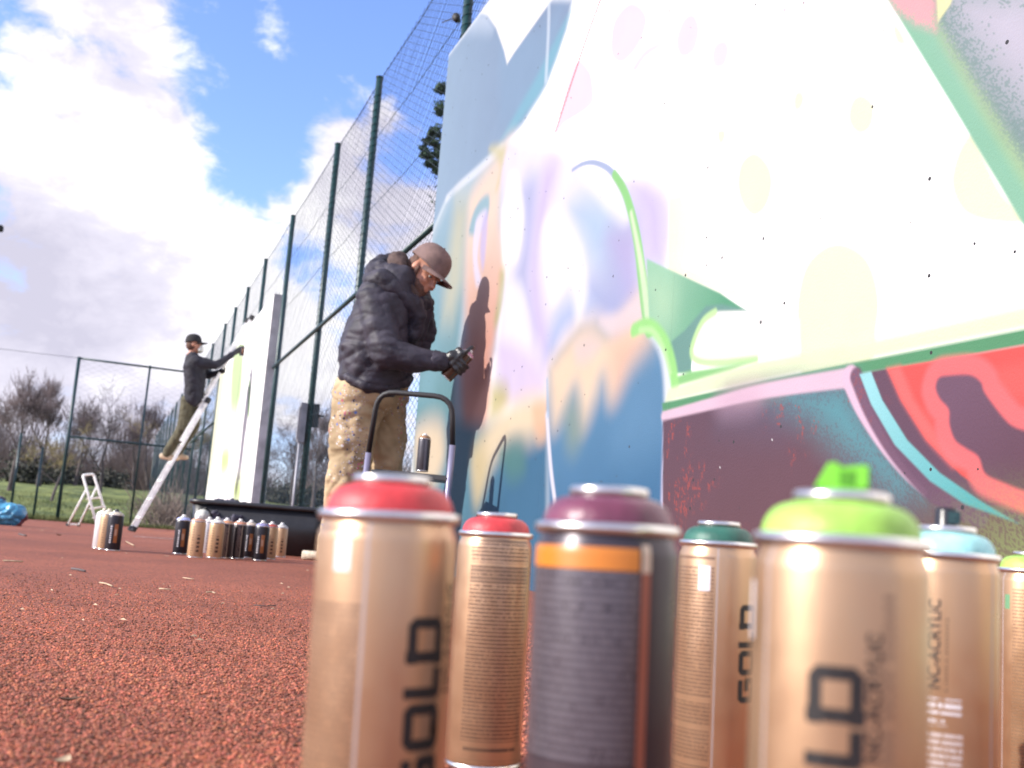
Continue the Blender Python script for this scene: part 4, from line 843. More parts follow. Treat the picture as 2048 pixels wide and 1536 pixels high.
organic('hair', hair, 0.008, 2, M['beard'], man, 0.003, 80)
make_cap(man, hc + HB @ Vector((0, 0, 0.012)), HB, 1.04, M['cap'], 0.082)
def jacket(bm):
    for z, k in ((5.335, 1.0), (5.425, 1.0), (5.515, 0.97)):
        limb(bm, [(Vector((0.21367*z,0.97438*z,0.18+0.14837*z)), 0.168*k), (Vector((0.21117*z,0.97209*z,0.18+0.16855*z)), 0.170*k), (Vector((0.21441*z,0.96721*z,0.18+0.19198*z)), 0.160*k), (Vector((0.22026*z,0.96135*z,0.18+0.21562*z)), 0.130*k), (Vector((0.22441*z,0.95730*z,0.18+0.23171*z)), 0.105*k)])
    limb(bm, [(Vector((1.0748,5.2454,1.0197)), 0.092), (Vector((1.1046,5.2222,1.2345)), 0.10), (Vector((1.1435,5.2008,1.4165)), 0.09)])
    limb(bm, [(Vector((1.1022,5.0995,1.3288)), 0.100), (Vector((1.1242,5.0491,1.1829)), 0.092), (Vector((1.1656,5.0014,1.0432)), 0.084)])
    limb(bm, [(Vector((1.1656,5.0014,1.0432)), 0.080), (Vector((1.2718,4.9653,1.0278)), 0.070), (Vector((1.3780,4.9499,1.0251)), 0.052), (Vector((1.4022,4.9465,1.0253)), 0.047)])
    limb(bm, [(Vector((1.3468,5.3056,1.3899)), 0.095), (Vector((1.4169,5.3353,1.2460)), 0.075), (Vector((1.3893,5.2905,1.1167)), 0.055)])
    limb(bm, [(Vector((1.3019,5.2763,0.9916)), 0.055), (Vector((1.3521,5.2512,1.1711)), 0.055), (Vector((1.3777,5.1926,1.3472)), 0.050)])   # open front edge
jk = organic('jacket', jacket, 0.0085, 5, M['jacket'], man, 0.0145, 5.5, (0.8, 0.8, 1.9), 3.0)
def hemband(bm):
    ring = [(1.0030,5.2120,0.9607), (1.0146,5.1286,0.9173), (1.0854,5.0762,0.8832), (1.1991,5.0875,0.8911), (1.3054,5.1502,0.9312), (1.3560,5.2966,0.9776)]
    ring = [Vector(q) for q in ring]; limb(bm, [(q, 0.026) for q in ring])
organic('hem', hemband, 0.008, 3, M['jacket'], man, 0.006, 20)
def cuff(bm): limb(bm, [(Vector((1.3870,4.9466,1.0258)), 0.054), (Vector((1.4157,4.9414,1.0264)), 0.050)])
organic('cuff', cuff, 0.007, 3, M['jacket'], man, 0.005, 30)
def hood(bm):
    limb(bm, [(Vector((1.0777,5.1140,1.4088)), 0.048), (Vector((1.1012,5.1798,1.4828)), 0.052), (Vector((1.1515,5.2389,1.5378)), 0.050), (Vector((1.2195,5.2729,1.5751)), 0.040)])
    limb(bm, [(Vector((1.0777,5.1140,1.4088)), 0.048), (Vector((1.1171,5.0464,1.4061)), 0.055), (Vector((1.1829,5.0302,1.3579)), 0.045), (Vector((1.2797,5.0554,1.3172)), 0.040), (Vector((1.3651,5.1487,1.3475)), 0.036)])
    limb(bm, [(Vector((1.1266,5.1514,1.4679)), 0.065), (Vector((1.1687,5.1207,1.4298)), 0.085)])
    limb(bm, [(Vector((1.2409,5.0467,1.3248)), 0.045), (Vector((1.3158,5.0938,1.2636)), 0.050), (Vector((1.3130,5.1299,1.1776)), 0.050)])
organic('jacket_hood', hood, 0.008, 4, M['jacket'], man, 0.014, 9, (1, 1, 1.3), 8.0)
def hoodie(bm):
    limb(bm, [(Vector((1.1897,5.1221,1.5361)), 0.045), (Vector((1.1942,5.1045,1.4944)), 0.055), (Vector((1.2246,5.0740,1.4137)), 0.05), (Vector((1.2729,5.0853,1.3675)), 0.04)])
    limb(bm, [(Vector((1.1897,5.1221,1.5361)), 0.045), (Vector((1.2362,5.2311,1.5632)), 0.045), (Vector((1.3054,5.2631,1.4811)), 0.045)])
organic('hoodie_collar', hoodie, 0.009, 4, M['hoodie'], man, 0.010, 16)
def trousers(bm):
    for z in (5.355, 5.425, 5.495): limb(bm, [(Vector((0.21443*z,0.97395*z,0.18+0.14935*z)), 0.145), (Vector((0.21455*z,0.97743*z,0.18+0.12713*z)), 0.135)])
    limb(bm, [(Vector((1.0891,5.2419,0.8670)), 0.135), (Vector((1.0862,5.2472,0.7042)), 0.122), (Vector((1.0893,5.2578,0.4940)), 0.110), (Vector((1.0787,5.2979,0.3335)), 0.098), (Vector((1.0781,5.3636,0.1234)), 0.088), (Vector((1.0798,5.3712,0.0716)), 0.088)])
    limb(bm, [(Vector((1.2560,5.3506,0.8987)), 0.118), (Vector((1.2787,5.3790,0.7355)), 0.105), (Vector((1.3079,5.4142,0.5212)), 0.094), (Vector((1.3187,5.4365,0.3557)), 0.088), (Vector((1.3294,5.4649,0.1517)), 0.082), (Vector((1.3309,5.4725,0.1006)), 0.082)])
pm = mat('paint_spattered_canvas', (0.34, 0.235, 0.125), 0.85, bump=0.4, bscale=30); n, l, p = mnode(pm)
t = n.new('ShaderNodeTexCoord'); bs = n.new('ShaderNodeTexNoise'); bs.inputs['Scale'].default_value = 6; l.new(t.outputs['Object'], bs.inputs['Vector'])
br_ = n.new('ShaderNodeValToRGB'); l.new(bs.outputs['Fac'], br_.inputs[0]); br_.color_ramp.elements[0].color = (0.28, 0.205, 0.115, 1); br_.color_ramp.elements[1].color = (0.46, 0.345, 0.21, 1)
br_.color_ramp.elements[0].position = .35; br_.color_ramp.elements[1].position = .65
prev = br_.outputs[0]
for sc, thr, cols, mk in ((55, 0.40, [(0.55, 0.55, 0.55), (0.12, 0.20, 0.45), (0.05, 0.05, 0.09), (0.45, 0.12, 0.16)], 0.50), (120, 0.34, [(0.6, 0.6, 0.62), (0.10, 0.16, 0.36), (0.35, 0.12, 0.2), (0.06, 0.05, 0.05)], 0.46)):
    v_ = n.new('ShaderNodeTexVoronoi'); v_.inputs['Scale'].default_value = sc; l.new(t.outputs['Object'], v_.inputs['Vector'])
    sp_ = n.new('ShaderNodeSeparateColor'); l.new(v_.outputs['Color'], sp_.inputs[0])
    rc = n.new('ShaderNodeValToRGB'); rc.color_ramp.interpolation = 'CONSTANT'; l.new(sp_.outputs[0], rc.inputs[0])
    rc.color_ramp.elements[0].color = (*cols[0], 1); rc.color_ramp.elements[1].position = 0.35; rc.color_ramp.elements[1].color = (*cols[1], 1)
    for q_, c_ in ((0.6, cols[2]), (0.82, cols[3])): e = rc.color_ramp.elements.new(q_); e.color = (*c_, 1)
    a1 = n.new('ShaderNodeMath'); a1.operation = 'LESS_THAN'; l.new(v_.outputs['Distance'], a1.inputs[0]); a1.inputs[1].default_value = thr
    nn = n.new('ShaderNodeTexNoise'); nn.inputs['Scale'].default_value = 5; nn.inputs['Detail'].default_value = 3; l.new(t.outputs['Object'], nn.inputs['Vector'])
    a2 = n.new('ShaderNodeMath'); a2.operation = 'MULTIPLY_ADD'; l.new(sp_.outputs[1], a2.inputs[0]); a2.inputs[1].default_value = 0.35; l.new(nn.outputs['Fac'], a2.inputs[2])
    a3 = n.new('ShaderNodeMath'); a3.operation = 'GREATER_THAN'; l.new(a2.outputs[0], a3.inputs[0]); a3.inputs[1].default_value = mk+0.33
    a4 = n.new('ShaderNodeMath'); a4.operation = 'MULTIPLY'; l.new(a1.outputs[0], a4.inputs[0]); l.new(a3.outputs[0], a4.inputs[1])
    mx_ = n.new('ShaderNodeMix'); mx_.data_type = 'RGBA'; l.new(a4.outputs[0], mx_.inputs[0]); l.new(prev, mx_.inputs[6]); l.new(rc.outputs[0], mx_.inputs[7]); prev = mx_.outputs[2]
l.new(prev, p.inputs['Base Color'])
folds(pm, 5.0, 0.8, 0.035, (1, 1, 1.6)); organic('trousers', trousers, 0.009, 4, pm, man, 0.018, 6, (1, 1, 1.5), 5.0)
for q, (hx, hy, hz_) in enumerate(((1.0818,5.3790,0.0173), (1.3432,5.4776,0.0402))):
    def shoe(bm, hx=hx, hy=hy):
        h0 = Vector((hx, hy, 0.0)); f = (RT*0.93 - AW*0.36).normalized()
        limb(bm, [(h0+UP*0.05, 0.050), (h0+f*0.10+UP*0.045, 0.046), (h0+f*0.20+UP*0.036, 0.040)]); ell(bm, h0+UP*0.10, (0.055, 0.055, 0.05)); 
        limb(bm, [(h0+UP*0.014-f*0.02, 0.014), (h0+f*0.22+UP*0.014, 0.014)])
    organic('shoe', shoe, 0.008, 3, M['hoodie'], man)
def glove_r(bm):
    g = grip_hand(bm, ca_, pout, grip, 0.033, 1.02)
    limb(bm, [(Vector((1.4126,4.9479,1.0269)), 0.036), (Vector((1.4408,4.9422,1.0323)), 0.034), (g(0, -0.005, 0.053), 0.033)])
organic('glove', glove_r, 0.0045, 3, M['glove'], man)
def glove_l(bm):
    c = Vector((1.3723,5.2573,1.0863)); limb(bm, [(Vector((1.3938,5.2884,1.1196)), 0.036), (c, 0.040), (Vector((1.3615,5.2451,1.0521)), 0.036)])
    for k in range(4): limb(bm, [(c+RT*(0.012*k-0.02), 0.012), (c+RT*(0.016*k-0.03)-UP*0.045-AW*0.02, 0.0115), (c+RT*(0.016*k-0.03)-UP*0.075, 0.0095)])
    limb(bm, [(c-RT*0.03, 0.014), (c-RT*0.05-UP*0.04-AW*0.03, 0.011)])
organic('glove', glove_l, 0.006, 3, M['glove'], man)
# ------------------------------------------------------------------ spray cans
def can_mat(name, base, metal, rough, blocks):
    """lacquered can body; blocks of flat print: (u0,u1,v0,v1,rows,colour,strength,word scale) - rows 0 = solid patch"""
    m = bpy.data.materials.new(name); m.use_nodes = True; n, l, p = mnode(m)
    p.inputs['Roughness'].default_value = rough; p.inputs['Metallic'].default_value = metal
    uv = n.new('ShaderNodeUVMap'); sx = n.new('ShaderNodeSeparateXYZ'); l.new(uv.outputs[0], sx.inputs[0]); U, V = sx.outputs[0], sx.outputs[1]
    def ma(op, a, b=None, c=None):
        k = n.new('ShaderNodeMath'); k.operation = op
        for i, q in enumerate((a, b, c)):
            if q is None: continue
            if isinstance(q, (int, float)): k.inputs[i].default_value = q
            else: l.new(q, k.inputs[i])
        return k.outputs[0]
    t = n.new('ShaderNodeTexCoord'); sm = n.new('ShaderNodeTexNoise'); sm.inputs['Scale'].default_value = 45; sm.inputs['Detail'].default_value = 6; l.new(t.outputs['Object'], sm.inputs['Vector'])
    rr = n.new('ShaderNodeMapRange'); l.new(sm.outputs['Fac'], rr.inputs[0])
    for k, q in enumerate((0.3, 0.7, rough*0.8, rough*1.25)): rr.inputs[1+k].default_value = q
    l.new(rr.outputs[0], p.inputs['Roughness'])
    col = n.new('ShaderNodeRGB'); col.outputs[0].default_value = (*base, 1); col = col.outputs[0]
    tot = None
    for (u0, u1, v0, v1, rows, c, st, ws) in blocks:
        a = ma('MULTIPLY', ma('MULTIPLY', ma('GREATER_THAN', U, u0), ma('LESS_THAN', U, u1)), ma('MULTIPLY', ma('GREATER_THAN', V, v0), ma('LESS_THAN', V, v1)))
        if rows:
            vr = ma('MULTIPLY', V, float(rows)); fr = ma('FRACT', vr); line = ma('GREATER_THAN', fr, 0.42)
            cx = n.new('ShaderNodeCombineXYZ'); l.new(ma('MULTIPLY', U, float(ws)), cx.inputs[0]); l.new(ma('MULTIPLY', ma('FLOOR', vr), 3.71), cx.inputs[1])
            wn_ = n.new('ShaderNodeTexNoise'); wn_.inputs['Scale'].default_value = 1.0; wn_.inputs['Detail'].default_value = 1.5; l.new(cx.outputs[0], wn_.inputs['Vector'])
            a = ma('MULTIPLY', a, ma('MULTIPLY', line, ma('GREATER_THAN', wn_.outputs['Fac'], 0.39)))
        a = ma('MULTIPLY', a, float(st)); tot = ma('MULTIPLY', tot, ma('SUBTRACT', 1.0, a)) if (c == base and tot is not None) else (a if tot is None else ma('MAXIMUM', tot, a))
        mx = n.new('ShaderNodeMix'); mx.data_type = 'RGBA'; l.new(a, mx.inputs[0]); l.new(col, mx.inputs[6]); mx.inputs[7].default_value = (*c, 1); col = mx.outputs[2]
    l.new(ma('MULTIPLY', ma('SUBTRACT', 1.0, tot), metal), p.inputs['Metallic']) if tot is not None else None
    l.new(col, p.inputs['Base Color']); return m
RC = 0.031
def can_body_mesh(ring, r=RC, n_=64):
    prof = [(r-0.0012, 0.0045), (r, 0.0075), (r, ring-0.0125), (r-0.0004, ring-0.0095), (r-0.0018, ring-0.0065), (r-0.0021, ring-0.004)]
    b = MB(); b.lathe(prof, n_); me = b.mesh('body', True); uvl = me.uv_layers.new(name='UVMap'); H = ring
    for pl in me.polygons:
        ang = [math.atan2(me.vertices[v].co.y, me.vertices[v].co.x)/(2*math.pi) % 1.0 for v in pl.vertices]; hi = max(ang)
        for li, v, a in zip(pl.loop_indices, pl.vertices, ang):
            if hi-a > 0.5: a += 1.0
            uvl.data[li].uv = (a, me.vertices[v].co.z/H)
    return me
def can(name, label, pos, ring, bodymat, domecol, nozzle=None, r=RC, rot=None, group=None, nozzle_col=None, detail=True, tilt=0.0):
    t = empty(name, pos, (math.atan2(-pos[1], -pos[0])+math.pi/2) if rot is None else rot); tag(t, label, 'spray can', group)
    if tilt: t.rotation_euler = (0, R(tilt), t.rotation_euler.z); t.location.x -= math.sin(R(tilt))*ring*math.cos(t.rotation_euler.z); t.location.y -= math.sin(R(tilt))*ring*math.sin(t.rotation_euler.z)
    k = r/RC; n_ = 64 if detail else 28
    link('body', can_body_mesh(ring, r, n_), bodymat, t)
    b = MB(); b.lathe([(0.001, 0.0035), (r*0.70, 0.004), (r*0.86, 0.0012), (r*0.955, 0.0), (r*1.0, 0.001), (r*1.005, 0.003), (r*0.975, 0.0046)], n_); b.build('bottom_rim', M['tin'], t, True)
    b = MB(); b.lathe([(r-0.0021, ring-0.0045), (r-0.0002, ring-0.0040), (r+0.0006, ring-0.0025), (r+0.0006, ring-0.0008), (r-0.0004, ring+0.0004), (r-0.0018, ring+0.0002), (r-0.0028, ring-0.0012)], n_); b.build('shoulder_ring', M['tin'], t, True)
    b = MB(); r0_, r1_ = r-0.0026, 0.0163*k; pr = [(r0_, ring-0.0012)]+[(r1_+(r0_-r1_)*math.cos(a)**0.9, ring-0.0005+0.0125*math.sin(a)) for a in np.linspace(0.05, math.pi/2, 9)]
    b.lathe(pr, n_); b.build('dome', domecol, t, True)
    b = MB(); zz = ring+0.0118; b.lathe([(0.0160*k, zz), (0.0172*k, zz+0.0010), (0.0174*k, zz+0.0034), (0.0165*k, zz+0.0046), (0.0150*k, zz+0.0046), (0.0142*k, zz+0.0030), (0.0138*k, zz-0.001), (0.0070*k, zz-0.0016), (0.0055*k, zz+0.001), (0.0048*k, zz+0.0022), (0.0026*k, zz+0.0022), (0.0022*k, zz-0.001), (0.0001, zz-0.001)], n_ if detail else 20)
    b.build('valve_cup', M['tin'], t, True)
    if nozzle == 'fat':
        b = MB(); z0 = zz+0.001
        b.lathe([(0.0106, z0), (0.0108, z0+0.0035), (0.0098, z0+0.0048), (0.0085, z0+0.0052)], 28)
        q = [(-0.0098, z0+0.0046), (0.0096, z0+0.0046), (0.0098, z0+0.0132), (0.0090, z0+0.0138), (0.0022, z0+0.0130), (0.0004, z0+0.0122), (-0.0016, z0+0.0140), (-0.0036, z0+0.0147), (-0.0050, z0+0.0138)]
        m_ = len(q); w = 0.0062; vs = [(x, -w*(0.92 if z > z0+0.010 else 1.0), z) for x, z in q]+[(x, w*(0.92 if z > z0+0.010 else 1.0), z) for x, z in q]
        b.add(vs, [tuple(range(m_)), tuple(reversed(range(m_, 2*m_)))]+[(i, m_+i, m_+(i+1) % m_, (i+1) % m_) for i in range(m_)])
        o = b.build('nozzle', nozzle_col, t, False, 0.0008)
        b = MB(); b.box((-0.0008, -0.0066, z0+0.0052), (0.0042, -0.0056, z0+0.0112)); b.build('nozzle_front', mat('lime_groove_shade', (0.07, 0.26, 0.012), 0.4), o)  # darker green box painted in as the shade of the nozzle groove
    elif nozzle == 'skinny':
        b = MB(); z0 = zz-0.001; b.lathe([(0.0078, z0), (0.0080, z0+0.004), (0.0074, z0+0.0055), (0.0072, z0+0.0150), (0.0066, z0+0.0172), (0.0035, z0+0.0166), (0.0001, z0+0.0160)], 28)
        o = b.build('nozzle', nozzle_col, t, True)
        b = MB(); b.box((0.0005, -0.0082, z0+0.0072), (0.0078, -0.0062, z0+0.0148)); b.tube([(0.0042, -0.0090, z0+0.011), (0.0042, -0.0080, z0+0.011)], 0.0014, 10); b.build('nozzle_front', M['green_post'], o, False, 0.0004)
    elif nozzle == 'small':
        b = MB(); z0 = zz-0.001; b.lathe([(0.0082*k, z0), (0.0082*k, z0+0.010*k), (0.0066*k, z0+0.0145*k), (0.0001, z0+0.0145*k)], 14); b.build('nozzle', nozzle_col or domecol, t, True)
    return t
def letter_path(ch):
    """centrelines of squarish block letters in a 1 x 1.25 cell (x along reading, y up)"""
    if ch == 'D': return [[(0.02, .11), (.80, .11), (.89, .20), (.89, .80), (.80, .89), (0.02, .89)], [(.13, .0), (.13, 1.0)]]
    if ch == 'L': return [[(.11, 1.0), (.11, .11), (.62, .11)]]
    if ch == 'O': return [[(.20, .11), (.80, .11), (.89, .20), (.89, .80), (.80, .89), (.20, .89), (.11, .80), (.11, .20), (.20, .11), (.5, .11)]]
    if ch == 'G': return [[(.88, .89), (.20, .89), (.11, .80), (.11, .20), (.20, .11), (.89, .11), (.89, .50), (.52, .50)]]
def bend(parent, quads2d, ang, z0, r, name, matl, sub=3):
    """lay flat lettering onto the can wall, reading upwards: x -> up, y -> towards the left"""
    b = MB()
    for q in quads2d:
        for i in range(sub):
            a_, c_ = i/sub, (i+1)/sub; P = []
            for (p0, p1) in ((q[0], q[1]), (q[3], q[2])):
                P.append((p0[0]+(p1[0]-p0[0])*a_, p0[1]+(p1[1]-p0[1])*a_)); P.append((p0[0]+(p1[0]-p0[0])*c_, p0[1]+(p1[1]-p0[1])*c_))
            vs = []
            for (x, y) in (P[0], P[1], P[3], P[2]):
                th = 1.5*math.pi + ang - y/r; vs.append(((r+0.00018)*math.cos(th), (r+0.00018)*math.sin(th), z0+x))
            b.add(vs, [(0, 1, 2, 3)])
    return b.build(name, matl, parent)
def block_word(parent, word, ang, z0, size, name, matl, r=RC, lw=0.25):
    x = 0.0; adv = {'G': 1.17, 'O': 1.17, 'L': 0.80, 'D': 1.0}
    for ch in word:
        Q = []
        for path in letter_path(ch):
            for (a, b_) in zip(path[:-1], path[1:]):
                d = Vector((b_[0]-a[0], b_[1]-a[1])); d.normalize(); n2 = Vector((-d.y, d.x))*lw*0.5; ex = d*lw*0.20
                a2 = Vector(a)-ex; b2 = Vector(b_)+ex
                Q.append([((x+p.x*1.03)*size, p.y*size) for p in (a2-n2, b2-n2, b2+n2, a2+n2)])
        bend(parent, Q, ang, z0, r+0.00002*len(word), name, matl); x += adv[ch]
def text_word(parent, txt, ang, z0, size, name, matl, r=RC):
    cu = bpy.data.curves.new('lettering', 'FONT'); cu.body = txt; cu.size = size; cu.resolution_u = 3; cu.offset = size*0.018; o = bpy.data.objects.new('lettering', cu); _tmp.objects.link(o)
    dg = bench_graph(); me = bpy.data.meshes.new_from_object(o.evaluated_get(dg)); bpy.data.objects.remove(o)
    for v in me.vertices:
        th = 1.5*math.pi + ang - v.co.y/r; v.co = Vector(((r+0.0002)*math.cos(th), (r+0.0002)*math.sin(th), z0+v.co.x))
    me.name = name; return link(name, me, matl, parent)
INK = mat('black_print_ink', (0.012, 0.010, 0.010), 0.5)
GOLD = (0.52, 0.335, 0.205); DK = (0.10, 0.055, 0.035); WH = (0.62, 0.60, 0.64); SIL = (0.33, 0.30, 0.31)
def gloss(name, c, rough=0.5): return mat(name, c, rough, 0.0, var=0.22, vscale=70, bump=0.10, bscale=260)

TILT = -1.0      # the court is not quite level under the cans
m1 = can_mat('gold_lacquer_with_small_print', GOLD, 0.76, 0.34, [(.53, .700, .05, .96, 68, DK, .80, 260), (.53, .700, .80, .955, 0, GOLD, .75, 1), (.53, .700, .955, .962, 0, DK, .8, 1), (.625, .668, .865, .935, 0, WH, .9, 1), (.53, .70, .38, .42, 0, GOLD, .7, 1), (.53, .70, .27, .30, 0, GOLD, .7, 1), (.53, .70, .17, .20, 0, GOLD, .7, 1), (.704, .7105, .0, 1., 0, SIL, .85, 1), (.872, .884, .38, .86, 0, DK, .0, 1)])
m2 = can_mat('gold_lacquer_dense_print', GOLD, 0.76, 0.34, [(.645, .93, .10, .955, 62, DK, .92, 300), (.645, .93, .955, .968, 0, DK, .85, 1), (.645, .93, .855, .868, 0, GOLD, .8, 1), (.645, .93, .785, .855, 0, DK, .35, 1), (.645, .93, .10, .125, 0, GOLD, .9, 1), (.66, .90, .075, .10, 40, DK, .95, 60), (.645, .93, .048, .06, 40, DK, .6, 300)])
m3 = can_mat('black_lacquer_pale_print', (0.042, 0.034, 0.044), 0.35, 0.33, [(.52, .822, .30, .895, 58, (0.125, 0.11, 0.13), .85, 300), (.52, .822, .02, .30, 50, (0.085, 0.070, 0.082), .8, 260), (.52, .822, .425, .50, 0, (0.045, 0.032, 0.040), .9, 1), (.52, .822, .372, .378, 0, (0.012, 0.01, 0.012), 1., 1), (.52, .822, .255, .26, 0, (0.012, 0.01, 0.012), .8, 1), (.52, .822, .902, .950, 0, (0.50, 0.165, 0.018), 1., 1), (.828, .850, .02, .96, 0, (0.30, 0.10, 0.065), .9, 1), (.828, .850, .90, .96, 0, (0.62, 0.52, 0.40), .8, 1)])
m4 = can_mat('gold_lacquer_side_print', GOLD, 0.76, 0.33, [(.53, .738, .05, .90, 66, DK, .88, 260), (.53, .738, .925, .936, 0, DK, .85, 1), (.672, .722, .80, .90, 0, WH, .95, 1), (.53, .738, .36, .385, 0, GOLD, .8, 1), (.53, .738, .255, .275, 0, GOLD, .8, 1), (.53, .738, .12, .14, 0, GOLD, .8, 1), (.748, .754, 0., 1., 0, SIL, .85, 1)])
m5 = can_mat('gold_lacquer_front', (0.46, 0.302, 0.185), 0.74, 0.37, [(.50, .548, .80, .91, 0, WH, .9, 1), (.50, .60, .05, .78, 60, DK, .5, 260), (.604, .610, 0., 1., 0, SIL, .8, 1), (.826, .848, .61, .90, 60, DK, .55, 40), (.802, .897, .545, .595, 60, WH, .8, 70)])
m6 = can_mat('gold_lacquer_white_print', (0.50, 0.315, 0.185), 0.76, 0.34, [(.66, .800, .515, .562, 42, WH, .85, 70), (.66, .760, .482, .506, 60, WH, .9, 60), (.66, .805, .05, .466, 50, WH, .62, 130), (.752, .760, .58, .80, 90, (0.05, 0.03, 0.02), .8, 120), (.905, .912, 0., 1., 0, SIL, .9, 1)])
m7 = can_mat('gold_lacquer_plain', (0.50, 0.31, 0.175), 0.82, 0.33, [(.60, .606, 0., 1., 0, SIL, .8, 1), (.616, .646, .80, .87, 0, (0.03, 0.25, 0.12), .8, 1), (.66, .95, .05, .90, 60, DK, .6, 260)])
RED = gloss('signal_red_dome', (0.50, 0.035, 0.040)); PLUM = gloss('plum_dome', (0.125, 0.030, 0.060), 0.35); DGRN = gloss('fir_green_dome', (0.018, 0.095, 0.068)); LIME = gloss('lime_green_dome', (0.27, 0.50, 0.075)); TURQ = gloss('pale_turquoise_dome', (0.28, 0.58, 0.58)); LNOZ = mat('lime_plastic', (0.16, 0.50, 0.03), 0.4); BNOZ = mat('black_nozzle_plastic', (0.012, 0.012, 0.016), 0.3)
c1 = can('spray_can', 'large blurred gold spray can with red dome and black lettering, nearest on the left', (0.1176, 0.4714, 0), 0.1899, m1, RED, None, tilt=TILT*1.6, group='spray cans lined up in the foreground')
block_word(c1, 'GOLD', 0.935, 0.0722, 0.0178, 'lettering', INK)
text_word(c1, 'NC-ACRYLIC', 1.22, 0.1146, 0.0080, 'small_lettering', INK)
c2 = can('spray_can', 'smaller looking gold spray can with red dome set back, its whole foot in view', (0.3080, 0.8621, 0), 0.1890, m2, RED, None, tilt=TILT*1.1, group='spray cans lined up in the foreground')
c3 = can('spray_can', 'dark spray can with plum dome and orange band', (0.2047, 0.4288, 0), 0.1914, m3, PLUM, None, tilt=TILT*1.2, group='spray cans lined up in the foreground')
c4 = can('spray_can', 'gold spray can with dark green dome and white label patch, standing behind the lime one', (0.4682, 0.7711, 0), 0.1948, m4, DGRN, None, tilt=TILT*0.8, group='spray cans lined up in the foreground')
block_word(c4, 'GOLD', 1.22, 0.0722, 0.0178, 'lettering', INK)
c5 = can('spray_can', 'nearest gold spray can with lime green dome and lime green nozzle on top', (0.2522, 0.3309, 0), 0.1917, m5, LIME, 'fat', tilt=TILT*0.6, nozzle_col=LNOZ, group='spray cans lined up in the foreground')
block_word(c5, 'GOLD', 0.262, 0.0745, 0.0176, 'lettering', INK)
text_word(c5, 'NC-ACRYLIC', 0.46, 0.118, 0.0072, 'small_lettering', INK)
c6 = can('spray_can', 'gold spray can with pale turquoise dome and black nozzle on top', (0.4936, 0.5428, 0), 0.1954, m6, TURQ, 'skinny', nozzle_col=BNOZ, group='spray cans lined up in the foreground')
text_word(c6, 'NC-ACRYLIC', -0.09, 0.1146, 0.0090, 'lettering', INK)
c7 = can('spray_can', 'gold spray can with lime dome cut off by the right edge of the picture', (0.8429, 0.8124, 0), 0.1943, m7, LIME, None, group='spray cans lined up in the foreground')


FG = can_mat('far_gold_lacquer', (0.52, 0.34, 0.20), 0.5, 0.42, [(.64, .70, .05, .85, 14, (0.12, 0.07, 0.04), .6, 20), (.76, .82, .12, .62, 9, (0.02, 0.015, 0.012), .9, 14)])
FB = can_mat('far_black_lacquer', (0.022, 0.020, 0.026), 0.3, 0.36, [(.66, .70, .20, .72, 16, WH, .9, 30), (.745, .82, .22, .74, 0, (0.36, 0.13, 0.04), .85, 1), (.755, .80, .42, .60, 0, (0.55, 0.38, 0.28), .6, 1)])
FS = can_mat('far_brown_black_lacquer', (0.040, 0.030, 0.032), 0.4, 0.38, [(.70, .80, .04, .9, 22, (0.20, 0.13, 0.10), .8, 40), (.80, .815, 0, 1, 0, (0.5, 0.4, 0.3), .8, 1)])
FW = can_mat('far_silver_lacquer', (0.60, 0.58, 0.58), 0.5, 0.4, [(.72, .78, .1, .8, 12, DK, .5, 20)])

WCAP = mat('white_nozzle_plastic', (0.72, 0.70, 0.68), 0.4); GCAP = mat('cream_nozzle_plastic', (0.66, 0.58, 0.42), 0.4)
can('spray_can', 'black spray can with cream top, front of the three by the step ladder', (0.043, 5.749, 0), 0.176, FB, gloss('far_dome', (0.62, 0.55, 0.42)), 'small', 0.0375, group='cans beside the step ladder', nozzle_col=BNOZ, detail=False)
can('spray_can', 'gold spray can with cream dome, middle of the three by the step ladder', (0.008, 5.828, 0), 0.176, FG, gloss('far_dome', (0.66, 0.60, 0.45)), 'small', 0.0375, group='cans beside the step ladder', nozzle_col=GCAP, detail=False)
can('spray_can', 'silver spray can with cream dome, leftmost of the three by the step ladder', (-0.016, 5.937, 0), 0.176, FW, gloss('far_dome', (0.66, 0.62, 0.52)), 'small', 0.0375, group='cans beside the step ladder', nozzle_col=GCAP, detail=False)
can('spray_can', 'black spray can with pale lilac dome, leftmost of the row by the tub', (0.376, 5.906, 0), 0.176, FB, gloss('far_dome', (0.42, 0.46, 0.78)), 'small', 0.0375, group='spray cans grouped in front of the tub', nozzle_col=WCAP, detail=False)
can('spray_can', 'gold spray can with salmon dome and white cap, second in the row by the tub', (0.422, 5.512, 0), 0.176, FG, gloss('far_dome', (0.55, 0.30, 0.21)), 'small', 0.0375, group='spray cans grouped in front of the tub', nozzle_col=WCAP, detail=False)
can('spray_can', 'silver spray can with white dome, set back behind the salmon topped one', (0.551, 6.412, 0), 0.176, FW, gloss('far_dome', (0.70, 0.66, 0.62)), 'small', 0.0375, group='spray cans grouped in front of the tub', nozzle_col=WCAP, detail=False)
can('spray_can', 'gold spray can with white dome in the middle of the row by the tub', (0.523, 5.624, 0), 0.176, FG, gloss('far_dome', (0.72, 0.70, 0.66)), 'small', 0.0375, group='spray cans grouped in front of the tub', nozzle_col=WCAP, detail=False)
can('spray_can', 'brown black spray can with orange dome right of the white topped gold one', (0.579, 5.722, 0), 0.176, FS, gloss('far_dome', (0.62, 0.30, 0.16)), 'small', 0.0375, group='spray cans grouped in front of the tub', nozzle_col=WCAP, detail=False)
can('spray_can', 'brown black spray can with coral dome left of the beige topped one', (0.653, 5.786, 0), 0.176, FS, gloss('far_dome', (0.60, 0.27, 0.17)), 'small', 0.0375, group='spray cans grouped in front of the tub', nozzle_col=WCAP, detail=False)
